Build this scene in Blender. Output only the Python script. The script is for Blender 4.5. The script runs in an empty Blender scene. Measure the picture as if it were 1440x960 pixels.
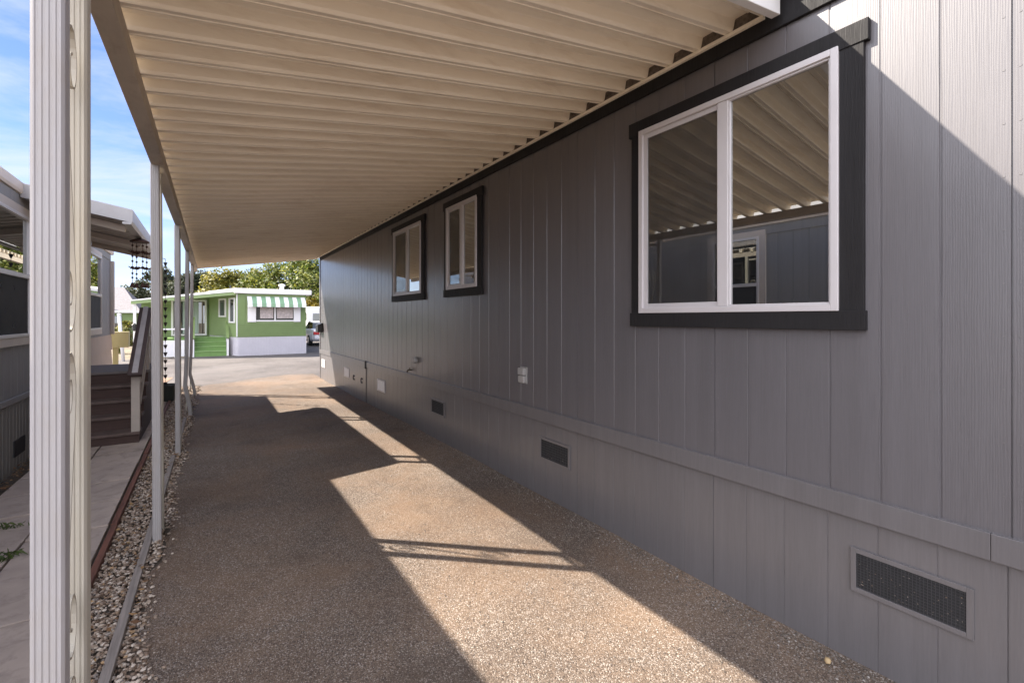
import bpy, bmesh, math, random
from mathutils import Vector, Matrix
R = math.radians
rnd = random.Random(7)
scene = bpy.context.scene
COL = scene.collection

# ------------------------------------------------------------------ materials
def new_mat(name):
    m = bpy.data.materials.new(name); m.use_nodes = True
    nt = m.node_tree
    return m, nt, nt.nodes['Principled BSDF']

def N(nt, typ, **kw):
    n = nt.nodes.new(typ)
    for k, v in kw.items():
        if k in n.inputs: n.inputs[k].default_value = v
        else: setattr(n, k, v)
    return n

def coords(nt, scale=(1, 1, 1), obj=True):
    tc = N(nt, 'ShaderNodeTexCoord'); mp = N(nt, 'ShaderNodeMapping')
    mp.inputs['Scale'].default_value = scale
    nt.links.new(tc.outputs['Object'], mp.inputs['Vector'])
    return mp.outputs['Vector']

def ramp(nt, fac, stops):
    r = N(nt, 'ShaderNodeValToRGB')
    e = r.color_ramp.elements
    while len(e) < len(stops): e.new(0.5)
    for i, (p, c) in enumerate(stops):
        e[i].position = p
        e[i].color = (c[0], c[1], c[2], 1) if not isinstance(c, (int, float)) else (c, c, c, 1)
    nt.links.new(fac, r.inputs['Fac'])
    return r.outputs['Color']

def noise(nt, vec, scale, detail=4, rough=0.55, dist=0.0):
    n = N(nt, 'ShaderNodeTexNoise', Scale=scale, Detail=detail, Roughness=rough, Distortion=dist)
    nt.links.new(vec, n.inputs['Vector'])
    return n.outputs['Fac']

def mix(nt, a, b, fac, mode='MIX'):
    m = N(nt, 'ShaderNodeMix', data_type='RGBA', blend_type=mode)
    for sock, v in ((m.inputs[0], fac), (m.inputs[6], a), (m.inputs[7], b)):
        if hasattr(v, 'is_linked') or isinstance(v, bpy.types.NodeSocket): nt.links.new(v, sock)
        elif isinstance(v, (int, float)): sock.default_value = v
        else: sock.default_value = (v[0], v[1], v[2], 1)
    return m.outputs[2]

def bump(nt, bsdf, height, strength, dist=0.01, prev=None):
    b = N(nt, 'ShaderNodeBump', Strength=strength, Distance=dist)
    nt.links.new(height, b.inputs['Height'])
    if prev is not None: nt.links.new(prev, b.inputs['Normal'])
    nt.links.new(b.outputs['Normal'], bsdf.inputs['Normal'])
    return b.outputs['Normal']

def paint(name, col, rough=0.5, var=0.08, scale=3.0, bumpy=0.0, bscale=200, metallic=0.0, dirt=None, dirt_amt=0.3, stretch=(1, 1, 1), spec=0.5):
    """plain coat with slight mottling, optional dirt and fine bump"""
    m, nt, b = new_mat(name)
    v = coords(nt, stretch)
    f = noise(nt, v, scale, 6, 0.6)
    lo = tuple(c * (1 - var) for c in col); hi = tuple(min(1, c * (1 + var)) for c in col)
    c = ramp(nt, f, [(0.3, lo), (0.7, hi)])
    if dirt:
        d = ramp(nt, noise(nt, v, scale * 2.3, 8, 0.7, 0.4), [(0.5, 0.0), (0.75, 1.0)])
        mm = N(nt, 'ShaderNodeMath', operation='MULTIPLY'); nt.links.new(d, mm.inputs[0]); mm.inputs[1].default_value = dirt_amt
        c = mix(nt, c, dirt, mm.outputs[0])
    nt.links.new(c, b.inputs['Base Color'])
    b.inputs['Roughness'].default_value = rough
    b.inputs['Metallic'].default_value = metallic
    b.inputs['Specular IOR Level'].default_value = spec
    if bumpy: bump(nt, b, noise(nt, v, bscale, 3), bumpy, 0.002)
    return m

def grain_wood(name, col, rough=0.55, gs=(9, 9, 0.55), strength=0.5, var=0.05, spec=0.5, coat=0.0):
    """embossed wood grain under paint, grain runs along z"""
    m, nt, b = new_mat(name)
    v = coords(nt, gs)
    w = N(nt, 'ShaderNodeTexWave', wave_type='BANDS', bands_direction='Y', wave_profile='SIN', Scale=2.6, Distortion=7.0, Detail=3.0)
    w.inputs['Detail Scale'].default_value = 1.2
    nt.links.new(v, w.inputs['Vector'])
    v2 = coords(nt, (60, 60, 3))
    fine = noise(nt, v2, 3.0, 5, 0.7)
    h = mix(nt, w.outputs['Fac'], fine, 0.55)
    v3 = coords(nt, (1, 1, 0.35))
    f = noise(nt, v3, 2.2, 6, 0.65)
    lo = tuple(c * (1 - var) for c in col); hi = tuple(c * (1 + var) for c in col)
    c = ramp(nt, f, [(0.3, lo), (0.7, hi)])
    dk = ramp(nt, noise(nt, v2, 2.0, 4, 0.7), [(0.3, (0.90, 0.90, 0.90)), (0.62, (1, 1, 1))])
    c = mix(nt, c, dk, 1.0, 'MULTIPLY')
    v4 = coords(nt, (13, 13, 0.35))
    c = mix(nt, c, ramp(nt, noise(nt, v4, 1.0, 5, 0.6), [(0.32, (0.94, 0.935, 0.93)), (0.66, (1.04, 1.04, 1.045))]), 1.0, 'MULTIPLY')
    nt.links.new(c, b.inputs['Base Color'])
    b.inputs['Specular IOR Level'].default_value = spec
    b.inputs['Coat Weight'].default_value = coat; b.inputs['Coat Roughness'].default_value = 0.22
    rr = ramp(nt, noise(nt, v2, 1.3, 3), [(0.3, rough - 0.06), (0.7, rough + 0.08)])
    nt.links.new(rr, b.inputs['Roughness'])
    bump(nt, b, h, strength, 0.004)
    return m

def flat(name, col, rough=0.5, metallic=0.0, spec=0.5):
    m, nt, b = new_mat(name)
    v = coords(nt)
    f = noise(nt, v, 9, 4)
    c = ramp(nt, f, [(0.3, tuple(x * 0.93 for x in col)), (0.7, tuple(min(1, x * 1.07) for x in col))])
    nt.links.new(c, b.inputs['Base Color'])
    b.inputs['Roughness'].default_value = rough; b.inputs['Metallic'].default_value = metallic
    b.inputs['Specular IOR Level'].default_value = spec
    return m

def glass(name, col=(0.012, 0.013, 0.014), refl=0.4, tint=(0.9, 0.92, 0.9), rough=0.004):
    """coated double glazing in front of a dark room"""
    m, nt, b = new_mat(name)
    b.inputs['Base Color'].default_value = (*col, 1); b.inputs['Roughness'].default_value = 0.6
    b.inputs['Specular IOR Level'].default_value = 0.0
    g = N(nt, 'ShaderNodeBsdfGlossy', Roughness=rough); g.inputs['Color'].default_value = (*tint, 1)
    fr = N(nt, 'ShaderNodeFresnel', IOR=1.5)
    ma = N(nt, 'ShaderNodeMath', operation='MULTIPLY_ADD'); ma.use_clamp = True
    nt.links.new(fr.outputs[0], ma.inputs[0]); ma.inputs[1].default_value = 1.0; ma.inputs[2].default_value = refl
    v = coords(nt)
    bp = N(nt, 'ShaderNodeBump', Strength=0.05, Distance=0.004)
    nt.links.new(noise(nt, v, 1.6, 1), bp.inputs['Height'])
    nt.links.new(bp.outputs[0], g.inputs['Normal'])
    ms = N(nt, 'ShaderNodeMixShader')
    nt.links.new(ma.outputs[0], ms.inputs[0]); nt.links.new(b.outputs[0], ms.inputs[1]); nt.links.new(g.outputs[0], ms.inputs[2])
    nt.links.new(ms.outputs[0], nt.nodes['Material Output'].inputs['Surface'])
    return m

def screen_mat(name, col=(0.035, 0.033, 0.032), cover=0.24):
    m, nt, b = new_mat(name)
    b.inputs['Base Color'].default_value = (*col, 1); b.inputs['Roughness'].default_value = 0.7
    v = coords(nt)
    f = ramp(nt, noise(nt, v, 5.0, 5), [(0.3, cover - 0.05), (0.7, cover + 0.05)])
    t = N(nt, 'ShaderNodeBsdfTransparent'); ms = N(nt, 'ShaderNodeMixShader')
    nt.links.new(f, ms.inputs[0]); nt.links.new(t.outputs[0], ms.inputs[1]); nt.links.new(b.outputs[0], ms.inputs[2])
    nt.links.new(ms.outputs[0], nt.nodes['Material Output'].inputs['Surface'])
    return m

def asphalt(name, base, light, dark, stain, scale=150, stain_amt=0.5, bstr=0.9, chips=0.7, big=0.0):
    m, nt, b = new_mat(name)
    v = coords(nt)
    vo = N(nt, 'ShaderNodeTexVoronoi', Scale=scale, feature='F1'); vo.inputs['Randomness'].default_value = 1.0
    vw = N(nt, 'ShaderNodeTexNoise', Scale=scale * 0.5, Detail=2.0)
    nt.links.new(v, vw.inputs['Vector'])
    av = N(nt, 'ShaderNodeVectorMath', operation='MULTIPLY_ADD')
    nt.links.new(vw.outputs['Color'], av.inputs[0]); av.inputs[1].default_value = (0.006,) * 3; nt.links.new(v, av.inputs[2])
    nt.links.new(av.outputs[0], vo.inputs['Vector'])
    sep = N(nt, 'ShaderNodeSeparateColor'); nt.links.new(vo.outputs['Color'], sep.inputs[0])
    stone = ramp(nt, sep.outputs[0], [(0.0, dark), (0.38, base), (0.80, base), (0.98, light)])
    # stones of a second size
    vo2 = N(nt, 'ShaderNodeTexVoronoi', Scale=scale * 0.45, feature='F1'); nt.links.new(av.outputs[0], vo2.inputs['Vector'])
    sep2 = N(nt, 'ShaderNodeSeparateColor'); nt.links.new(vo2.outputs['Color'], sep2.inputs[0])
    pick = ramp(nt, sep2.outputs[1], [(0.80, 0.0), (0.88, 1.0)])
    near = ramp(nt, vo2.outputs['Distance'], [(0.30, 1.0), (0.42, 0.0)])
    pm = N(nt, 'ShaderNodeMath', operation='MULTIPLY'); nt.links.new(pick, pm.inputs[0]); nt.links.new(near, pm.inputs[1])
    pm2 = N(nt, 'ShaderNodeMath', operation='MULTIPLY'); nt.links.new(pm.outputs[0], pm2.inputs[0]); pm2.inputs[1].default_value = chips
    c = mix(nt, stone, light, pm2.outputs[0])
    # worn and stained patches
    p1 = ramp(nt, noise(nt, v, 0.9, 7, 0.68, 0.6), [(0.42, 0.0), (0.68, 1.0)])
    sm = N(nt, 'ShaderNodeMath', operation='MULTIPLY'); nt.links.new(p1, sm.inputs[0]); sm.inputs[1].default_value = stain_amt
    c = mix(nt, c, stain, sm.outputs[0])
    p2 = ramp(nt, noise(nt, v, 0.45, 6, 0.6, 0.3), [(0.32, (0.62, 0.60, 0.60)), (0.66, (1.15, 1.15, 1.15))])
    c = mix(nt, c, p2, 1.0, 'MULTIPLY')
    # dark drips
    p3 = ramp(nt, noise(nt, v, 1.7, 5, 0.6, 0.3), [(0.56, 0.0), (0.74, 0.68)])
    c = mix(nt, c, tuple(x * 0.45 for x in base), p3)
    nt.links.new(c, b.inputs['Base Color'])
    b.inputs['Roughness'].default_value = 0.85
    b.inputs['Specular IOR Level'].default_value = 0.35
    inv = N(nt, 'ShaderNodeMath', operation='SUBTRACT'); inv.inputs[0].default_value = 1.0; nt.links.new(vo.outputs['Distance'], inv.inputs[1])
    p = bump(nt, b, inv.outputs[0], bstr, 0.006)
    bump(nt, b, noise(nt, v, 26, 5, 0.65), 0.45, 0.012, p)
    return m

def island(name, stops, rough=0.7, transl=0.0, nscale=0, spec=0.4):
    m, nt, b = new_mat(name)
    g = N(nt, 'ShaderNodeNewGeometry')
    c = ramp(nt, g.outputs['Random Per Island'], stops)
    if nscale:
        v = coords(nt)
        d = ramp(nt, noise(nt, v, nscale, 3), [(0.35, (0.62, 0.66, 0.6)), (0.65, (1.25, 1.2, 1.1))])
        c = mix(nt, c, d, 1.0, 'MULTIPLY')
    nt.links.new(c, b.inputs['Base Color'])
    b.inputs['Roughness'].default_value = rough
    b.inputs['Specular IOR Level'].default_value = spec
    if transl:
        t = N(nt, 'ShaderNodeBsdfTranslucent'); nt.links.new(c, t.inputs['Color'])
        ms = N(nt, 'ShaderNodeMixShader', Fac=transl)
        nt.links.new(b.outputs[0], ms.inputs[1]); nt.links.new(t.outputs[0], ms.inputs[2])
        nt.links.new(ms.outputs[0], nt.nodes['Material Output'].inputs['Surface'])
    return m

M = {}
M['siding'] = grain_wood('grey_siding_paint', (0.113, 0.106, 0.112), 0.42, gs=(15, 15, 0.8), strength=0.15, spec=0.5, coat=0.6)
M['skirt'] = grain_wood('grey_skirting_paint', (0.128, 0.120, 0.123), 0.40, gs=(15, 15, 0.8), strength=0.10, spec=0.5, coat=0.35)
M['charcoal'] = grain_wood('charcoal_trim_paint', (0.019, 0.018, 0.019), 0.6, gs=(24, 24, 3), strength=0.4, spec=0.18)
M['white_vinyl'] = paint('white_vinyl', (0.53, 0.505, 0.51), 0.35, 0.03, 5)
M['glass'] = glass('coated_window_glass', refl=0.42)
M['screen'] = screen_mat('insect_screen')
M['nbr_screen'] = screen_mat('dense_insect_screen', (0.03, 0.028, 0.027), 0.8)
M['vent_mesh'] = paint('black_vent_mesh', (0.018, 0.018, 0.02), 0.7, 0.3, 40)
M['wire'] = flat('dark_wire', (0.05, 0.05, 0.052), 0.5)
M['grey_plastic'] = flat('grey_plastic', (0.32, 0.31, 0.30), 0.45)
M['black_metal'] = flat('black_metal', (0.015, 0.015, 0.016), 0.4)
M['brass'] = flat('dark_brass', (0.08, 0.06, 0.04), 0.4, 0.8)
M['cream'] = paint('cream_enamelled_aluminium', (0.91, 0.83, 0.69), 0.27, 0.05, 2.2, dirt=(0.50, 0.36, 0.22), dirt_amt=0.38, stretch=(0.35, 1.6, 1.6), spec=0.8)
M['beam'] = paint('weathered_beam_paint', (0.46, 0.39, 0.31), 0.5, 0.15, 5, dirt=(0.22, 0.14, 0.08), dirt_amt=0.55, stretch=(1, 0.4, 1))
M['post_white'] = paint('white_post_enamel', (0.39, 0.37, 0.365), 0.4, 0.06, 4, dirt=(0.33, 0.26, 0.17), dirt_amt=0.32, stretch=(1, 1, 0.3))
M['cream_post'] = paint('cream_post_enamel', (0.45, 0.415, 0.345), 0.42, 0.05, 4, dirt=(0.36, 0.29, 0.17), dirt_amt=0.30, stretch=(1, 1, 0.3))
M['fascia_white'] = paint('white_fascia', (0.74, 0.73, 0.72), 0.4, 0.03, 3)
M['driveway'] = asphalt('coarse_driveway_asphalt', (0.180, 0.136, 0.104), (0.42, 0.375, 0.33), (0.055, 0.043, 0.036), (0.25, 0.155, 0.090), 195, 0.52, 0.75)
M['street'] = asphalt('worn_street_asphalt', (0.125, 0.112, 0.108), (0.19, 0.175, 0.165), (0.085, 0.077, 0.07), (0.13, 0.107, 0.09), 90, 0.3, 0.4)
M['ground'] = asphalt('dry_ground', (0.20, 0.16, 0.12), (0.3, 0.26, 0.2), (0.10, 0.08, 0.06), (0.19, 0.14, 0.09), 40, 0.4, 0.6)
M['redgravel'] = asphalt('red_lava_gravel', (0.24, 0.15, 0.10), (0.4, 0.28, 0.2), (0.10, 0.06, 0.04), (0.22, 0.12, 0.07), 30, 0.3, 1.0)
M['concrete'] = paint('grey_concrete', (0.42, 0.345, 0.295), 0.85, 0.16, 2.6, 0.5, 240, dirt=(0.10, 0.085, 0.07), dirt_amt=0.6)
M['soil'] = paint('soil', (0.07, 0.055, 0.042), 0.95, 0.3, 14, 0.8, 90)
M['redwood'] = paint('weathered_redwood', (0.15, 0.062, 0.04), 0.8, 0.3, 7, 0.5, 130, stretch=(4, 0.4, 4))
M['greywood'] = paint('weathered_grey_timber', (0.27, 0.235, 0.21), 0.85, 0.28, 9, 0.6, 90, stretch=(7, 0.4, 7))
M['pebble'] = island('white_pebbles', [(0.0, (0.08, 0.05, 0.032)), (0.25, (0.22, 0.155, 0.11)), (0.55, (0.36, 0.285, 0.22)), (0.83, (0.60, 0.52, 0.44)), (0.92, (0.17, 0.145, 0.13)), (1.0, (0.42, 0.27, 0.14))], 0.6)
M['chip'] = island('loose_asphalt_chips', [(0.0, (0.06, 0.05, 0.042)), (0.5, (0.15, 0.125, 0.105)), (0.85, (0.19, 0.165, 0.145)), (1.0, (0.36, 0.33, 0.30))], 0.75)
M['leaf_litter'] = island('dead_leaves', [(0.0, (0.10, 0.05, 0.025)), (0.5, (0.20, 0.11, 0.05)), (1.0, (0.34, 0.22, 0.10))], 0.8)
M['nbr_wall'] = grain_wood('slate_neighbour_siding', (0.27, 0.265, 0.265), 0.6, strength=0.25)
M['nbr_skirt'] = grain_wood('dark_neighbour_skirting', (0.24, 0.235, 0.215), 0.6, strength=0.35)
M['nbr_beige'] = paint('peach_lap_siding', (0.52, 0.40, 0.31), 0.6, 0.05, 4)
M['nbr_trim'] = paint('pale_neighbour_trim', (0.60, 0.53, 0.47), 0.5, 0.05, 4)
M['nbr_white'] = paint('white_neighbour_sash', (0.72, 0.69, 0.67), 0.4, 0.03, 4)
M['nbr_roof'] = paint('grey_shingles', (0.21, 0.195, 0.20), 0.9, 0.25, 12, 0.8, 60)
M['aluminium'] = paint('aged_aluminium', (0.34, 0.33, 0.335), 0.45, 0.08, 4, dirt=(0.25, 0.22, 0.2), dirt_amt=0.3, metallic=0.15)
M['canopy_under'] = paint('canopy_pan', (0.42, 0.385, 0.35), 0.5, 0.08, 3, dirt=(0.18, 0.14, 0.11), dirt_amt=0.5)
M['tread'] = paint('dark_brown_tread', (0.070, 0.040, 0.033), 0.75, 0.2, 8, 0.4, 120, stretch=(0.5, 6, 6))
M['tread_nose'] = paint('worn_tread_nose', (0.125, 0.088, 0.075), 0.75, 0.2, 8)
M['landing'] = paint('grey_landing_boards', (0.17, 0.145, 0.135), 0.8, 0.15, 6, stretch=(0.5, 8, 1))
M['beige_wood'] = paint('beige_painted_wood', (0.47, 0.41, 0.355), 0.6, 0.07, 6)
M['brown_rail'] = paint('dark_brown_rail', (0.060, 0.038, 0.033), 0.55, 0.15, 8)
M['rail_grey'] = paint('greyed_handrail_top', (0.40, 0.37, 0.37), 0.6, 0.12, 8)
M['rust'] = paint('rusted_iron', (0.075, 0.038, 0.028), 0.7, 0.35, 30, metallic=0.4)
M['closure'] = paint('dusty_foam_closure', (0.13, 0.105, 0.085), 0.9, 0.5, 40)
M['pot'] = flat('dark_green_pot', (0.035, 0.042, 0.036), 0.5)
M['green'] = paint('lime_green_siding', (0.20, 0.275, 0.11), 0.45, 0.05, 3)
M['green_dark'] = paint('moss_green_paint', (0.155, 0.225, 0.08), 0.5, 0.06, 3)
M['green_step'] = paint('green_step_paint', (0.15, 0.27, 0.075), 0.55, 0.1, 5)
M['green_nose'] = paint('pale_green_tread', (0.26, 0.40, 0.15), 0.55, 0.1, 5)  # tread boards in a paler green than the steps
M['tr_white'] = paint('trailer_white', (0.78, 0.765, 0.76), 0.45, 0.03, 3)
M['skirt_white'] = paint('white_skirting', (0.58, 0.56, 0.60), 0.5, 0.04, 5)
M['awn_green'] = paint('awning_green', (0.20, 0.34, 0.20), 0.5, 0.05, 4)
M['lace'] = paint('lace_curtain', (0.48, 0.42, 0.40), 0.9, 0.25, 14)
M['curtain'] = paint('pale_curtain', (0.40, 0.47, 0.44), 0.9, 0.15, 6, stretch=(6, 1, 0.2))
M['glass_far'] = glass('dark_far_glass', (0.03, 0.035, 0.035), 0.10)
M['glass_nbr'] = glass('neighbour_glass', (0.014, 0.016, 0.015), 0.25)
M['dark_room'] = flat('dark_screened_glass', (0.03, 0.027, 0.025), 0.5)
M['blind'] = paint('window_shade', (0.62, 0.58, 0.56), 0.8, 0.05, 5)
M['car_paint'] = flat('silver_car_paint', (0.72, 0.72, 0.74), 0.25, 0.1)
M['tyre'] = flat('tyre_rubber', (0.02, 0.02, 0.02), 0.8)
M['rim'] = flat('alloy_rim', (0.45, 0.45, 0.46), 0.3, 0.8)
M['tail'] = flat('red_tail_lens', (0.45, 0.015, 0.02), 0.2)
M['van_white'] = flat('white_van_paint', (0.74, 0.74, 0.75), 0.3)
M['bark'] = paint('bark', (0.10, 0.075, 0.055), 0.9, 0.3, 14, 0.8, 40, stretch=(3, 3, 0.4))
LEAF = [(0.0, (0.035, 0.055, 0.012)), (0.4, (0.07, 0.105, 0.022)), (0.75, (0.12, 0.15, 0.03)), (1.0, (0.20, 0.20, 0.04))]
M['leaf_green'] = island('bright_green_leaves', [(0.0, (0.045, 0.075, 0.014)), (0.5, (0.12, 0.155, 0.025)), (1.0, (0.26, 0.26, 0.045))], 0.6, 0.35, 0.7)
M['leaf_yellow'] = island('yellow_green_leaves', [(0.0, (0.07, 0.085, 0.018)), (0.5, (0.18, 0.17, 0.03)), (1.0, (0.32, 0.28, 0.055))], 0.6, 0.35, 0.7)
M['leaf_dark'] = island('dark_grey_leaves', [(0.0, (0.022, 0.033, 0.020)), (0.5, (0.05, 0.065, 0.035)), (1.0, (0.10, 0.105, 0.05))], 0.7, 0.25, 0.7)
M['leaf_gold'] = island('golden_leaves', [(0.0, (0.13, 0.10, 0.015)), (0.5, (0.26, 0.20, 0.025)), (1.0, (0.40, 0.30, 0.05))], 0.6, 0.35, 0.7)
M['grass'] = island('weed_blades', [(0.0, (0.045, 0.08, 0.018)), (1.0, (0.12, 0.16, 0.04))], 0.6, 0.3)
M['util'] = paint('pale_yellow_cabinet', (0.46, 0.40, 0.20), 0.5, 0.06, 5)
M['lamp_black'] = flat('black_lantern', (0.02, 0.02, 0.02), 0.5)
M['rock'] = paint('tan_stone', (0.42, 0.30, 0.16), 0.7, 0.2, 60)

# ------------------------------------------------------------------ mesh helpers
ORG = {}
def empty(name, loc, label=None, cat=None, group=None, rz=0.0):
    o = bpy.data.objects.new(name, None); COL.objects.link(o)
    o.empty_display_size = 0.3
    o.location = loc; o.rotation_euler = (0, 0, rz)
    ORG[o] = Vector(loc) if rz == 0.0 else Vector((0, 0, 0))
    tag(o, label, cat, group)
    return o

def tag(o, label=None, cat=None, group=None, kind=None):
    if label: o['label'] = label
    if cat: o['category'] = cat
    if group: o['group'] = group
    if kind: o['kind'] = kind
    return o

class MB:
    def __init__(s): s.v = []; s.f = []
    def add(s, vs, fs):
        n = len(s.v); s.v += [Vector(p) for p in vs]; s.f += [tuple(i + n for i in f) for f in fs]; return s
    def box(s, x0, y0, z0, x1, y1, z1):
        x0, x1 = sorted((x0, x1)); y0, y1 = sorted((y0, y1)); z0, z1 = sorted((z0, z1))
        return s.add([(x0,y0,z0),(x1,y0,z0),(x1,y1,z0),(x0,y1,z0),(x0,y0,z1),(x1,y0,z1),(x1,y1,z1),(x0,y1,z1)],
                     [(0,3,2,1),(4,5,6,7),(0,1,5,4),(1,2,6,5),(2,3,7,6),(3,0,4,7)])
    def hexa(s, p):   # 8 points: bottom ring ccw, top ring ccw
        return s.add(p, [(0,3,2,1),(4,5,6,7),(0,1,5,4),(1,2,6,5),(2,3,7,6),(3,0,4,7)])
    def loft(s, rings, caps=True, close=True):
        n = len(rings[0]); vs = [p for r in rings for p in r]; fs = []
        for i in range(len(rings) - 1):
            for j in range(n if close else n - 1):
                a = i*n + j; b = i*n + (j+1) % n
                fs.append((a, b, b+n, a+n))
        if caps:
            fs.append(tuple(reversed(range(n)))); fs.append(tuple(range((len(rings)-1)*n, len(rings)*n)))
        return s.add(vs, fs)
    def tube(s, pts, r, n=8, caps=True):
        pts = [Vector(p) for p in pts]; rings = []
        up = None
        for i, p in enumerate(pts):
            t = (pts[min(i+1, len(pts)-1)] - pts[max(i-1, 0)]).normalized()
            if up is None: up = Vector((0,0,1)) if abs(t.z) < 0.9 else Vector((1,0,0))
            a = t.cross(up).normalized(); b = a.cross(t).normalized(); up = b
            rr = r[i] if isinstance(r, (list, tuple)) else r
            rings.append([p + a*math.cos(2*math.pi*k/n)*rr + b*math.sin(2*math.pi*k/n)*rr for k in range(n)])
        return s.loft(rings, caps)
    def bar(s, p0, p1, w, h, up=(0,0,1)):
        p0, p1 = Vector(p0), Vector(p1); t = (p1-p0).normalized(); up = Vector(up)
        a = t.cross(up).normalized()*w/2; b = a.cross(t).normalized()*h/2
        return s.hexa([p0-a-b, p0+a-b, p1+a-b, p1-a-b, p0-a+b, p0+a+b, p1+a+b, p1-a+b])
    def prism(s, poly, axis, a, b):   # poly 2D points in the plane normal to axis
        def P(u, v, w): return {'x': (w,u,v), 'y': (u,w,v), 'z': (u,v,w)}[axis]
        return s.loft([[P(u,v,a) for u,v in poly], [P(u,v,b) for u,v in poly]])
    def lathe(s, c, prof, n=16):
        c = Vector(c)
        return s.loft([[c + Vector((r*math.cos(2*math.pi*k/n), r*math.sin(2*math.pi*k/n), z)) for k in range(n)] for r, z in prof])
    def ico(s, c, r, sc=(1,1,1), rot=None, jit=0.0):
        t = (1+5**.5)/2
        base = [(-1,t,0),(1,t,0),(-1,-t,0),(1,-t,0),(0,-1,t),(0,1,t),(0,-1,-t),(0,1,-t),(t,0,-1),(t,0,1),(-t,0,-1),(-t,0,1)]
        fs = [(0,11,5),(0,5,1),(0,1,7),(0,7,10),(0,10,11),(1,5,9),(5,11,4),(11,10,2),(10,7,6),(7,1,8),(3,9,4),(3,4,2),(3,2,6),(3,6,8),(3,8,9),(4,9,5),(2,4,11),(6,2,10),(8,6,7),(9,8,1)]
        vs = []
        for p in base:
            q = Vector(p).normalized() * r * (1 + rnd.uniform(-jit, jit))
            q = Vector((q.x*sc[0], q.y*sc[1], q.z*sc[2]))
            if rot is not None: q = rot @ q
            vs.append(Vector(c) + q)
        return s.add(vs, fs)
    def build(s, name, mat, parent=None, smooth=False, bevel=0.0, root=None, fix=True):
        me = bpy.data.meshes.new(name)
        org = Vector((0,0,0))
        if parent is not None:
            org = ORG[parent]
        vs = [v - org for v in s.v]
        me.from_pydata([tuple(v) for v in vs], [], s.f)
        if fix:
            bm = bmesh.new(); bm.from_mesh(me); bmesh.ops.recalc_face_normals(bm, faces=bm.faces); bm.to_mesh(me); bm.free()
        me.materials.append(mat if not isinstance(mat, str) else M[mat])
        if smooth: me.polygons.foreach_set('use_smooth', [True]*len(me.polygons))
        o = bpy.data.objects.new(name, me); COL.objects.link(o)
        if parent is not None:
            o.parent = parent; ORG[o] = org
        else: ORG[o] = Vector((0,0,0))
        if bevel:
            b = o.modifiers.new('bevel', 'BEVEL'); b.width = bevel; b.segments = 2; b.limit_method = 'ANGLE'; b.angle_limit = R(40)
        return o

def copy_tree(o, parent=None):
    c = o.copy(); COL.objects.link(c)
    if parent is not None: c.parent = parent
    ORG[c] = ORG.get(o, Vector((0,0,0)))
    for ch in [x for x in COL.objects if x.parent == o]: copy_tree(ch, c)
    return c

# ------------------------------------------------------------------ constants of the place
H = 1.636           # eye height
W = 2.55            # x of the long grey wall
KX = 1.15           # metres of fall of a sunray per metre along +x
TA = math.tan(R(40.5))

# ------------------------------------------------------------------ ground
g = MB().add([(-220,-120,-0.03),(220,-120,-0.03),(220,260,-0.03),(-220,260,-0.03)], [(0,1,2,3)])
tag(g.build('ground', 'ground'), kind='structure')

# driveway: a sheet with a ragged edge towards the pebbles, slightly uneven
def drive_left(y): return -0.325 + 0.011*y + 0.03*math.sin(y*3.1) + 0.018*math.sin(y*9.7+1) + 0.012*math.sin(y*23.0)
def drive_end(x): return 12.85 + 1.35*min(1, max(0, (x+0.25)/1.8))**0.7
rows = []; ny = 240; nx = 22
for j in range(ny+1):
    row = []
    for i in range(nx+1):
        u = i/nx; v = j/ny
        xl = drive_left(-6 + v*19); x = xl + (W+0.03-xl)*u
        y = -6 + (drive_end(x)+6)*v
        if v == 1: y += 0.05*math.sin(x*7)+0.03*math.sin(x*17+1)
        z = 0.012 + 0.010*math.sin(x*1.9+0.4)*math.sin(y*0.8) + 0.004*math.sin(x*5+y*3)
        if u == 0: z -= 0.011
        row.append((x, y, z))
    rows.append(row)
d = MB(); d.loft(rows, caps=False, close=False)
tag(d.build('driveway', 'driveway', smooth=True, fix=False), kind='structure')
# make sure it faces up
for o in [bpy.data.objects['driveway']]:
    if o.data.polygons[0].normal.z < 0: o.data.flip_normals()
st = MB().add([(-60,12.6,-0.012),(60,12.6,-0.012),(60,23.4,-0.012),(-60,23.4,-0.012)], [(0,1,2,3)])
tag(st.build('street', 'street'), kind='structure')
sl = MB().add([(3.95,23.4,-0.012),(14,23.4,-0.012),(14,60,-0.012),(3.95,60,-0.012)], [(0,1,2,3)])
tag(sl.build('side_lane', 'street'), kind='structure')
rg = MB().add([(-9,13.4,-0.004),(-0.95,13.4,-0.004),(-0.75,15.6,-0.004),(-9,17.2,-0.004)], [(0,1,2,3)])
tag(rg.build('gravel_bed', 'redgravel'), kind='structure')

# concrete path between the neighbour and the edging: slabs on a bed
p = MB()
ys = [-4.0]
while ys[-1] < 13.3: ys.append(ys[-1] + 0.615)
ys = [y + 0.05 for y in ys]
xs = [-1.55, -1.09, -0.625]
for j in range(len(ys)-1):
    for i in range(2):
        dz = rnd.uniform(-0.007, 0.007); tl = rnd.uniform(-0.006, 0.006)
        a, b2, c0, c1 = xs[i]+0.006, xs[i+1]-0.006, ys[j]+0.009, ys[j+1]-0.009
        p.hexa([(a,c0,-0.05),(b2,c0,-0.05),(b2,c1,-0.05),(a,c1,-0.05),(a,c0,0.03+dz),(b2,c0,0.03+dz+tl),(b2,c1,0.03+dz+tl),(a,c1,0.03+dz)])
tag(p.build('concrete_path', 'concrete', bevel=0.004), kind='structure')
tag(MB().add([(-1.75,-6,0.0),(-0.20,-6,0.0),(-0.10,13.4,0.0),(-1.75,13.4,0.0)], [(0,1,2,3)]).build('soil_bed', 'soil'), kind='structure')

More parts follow.
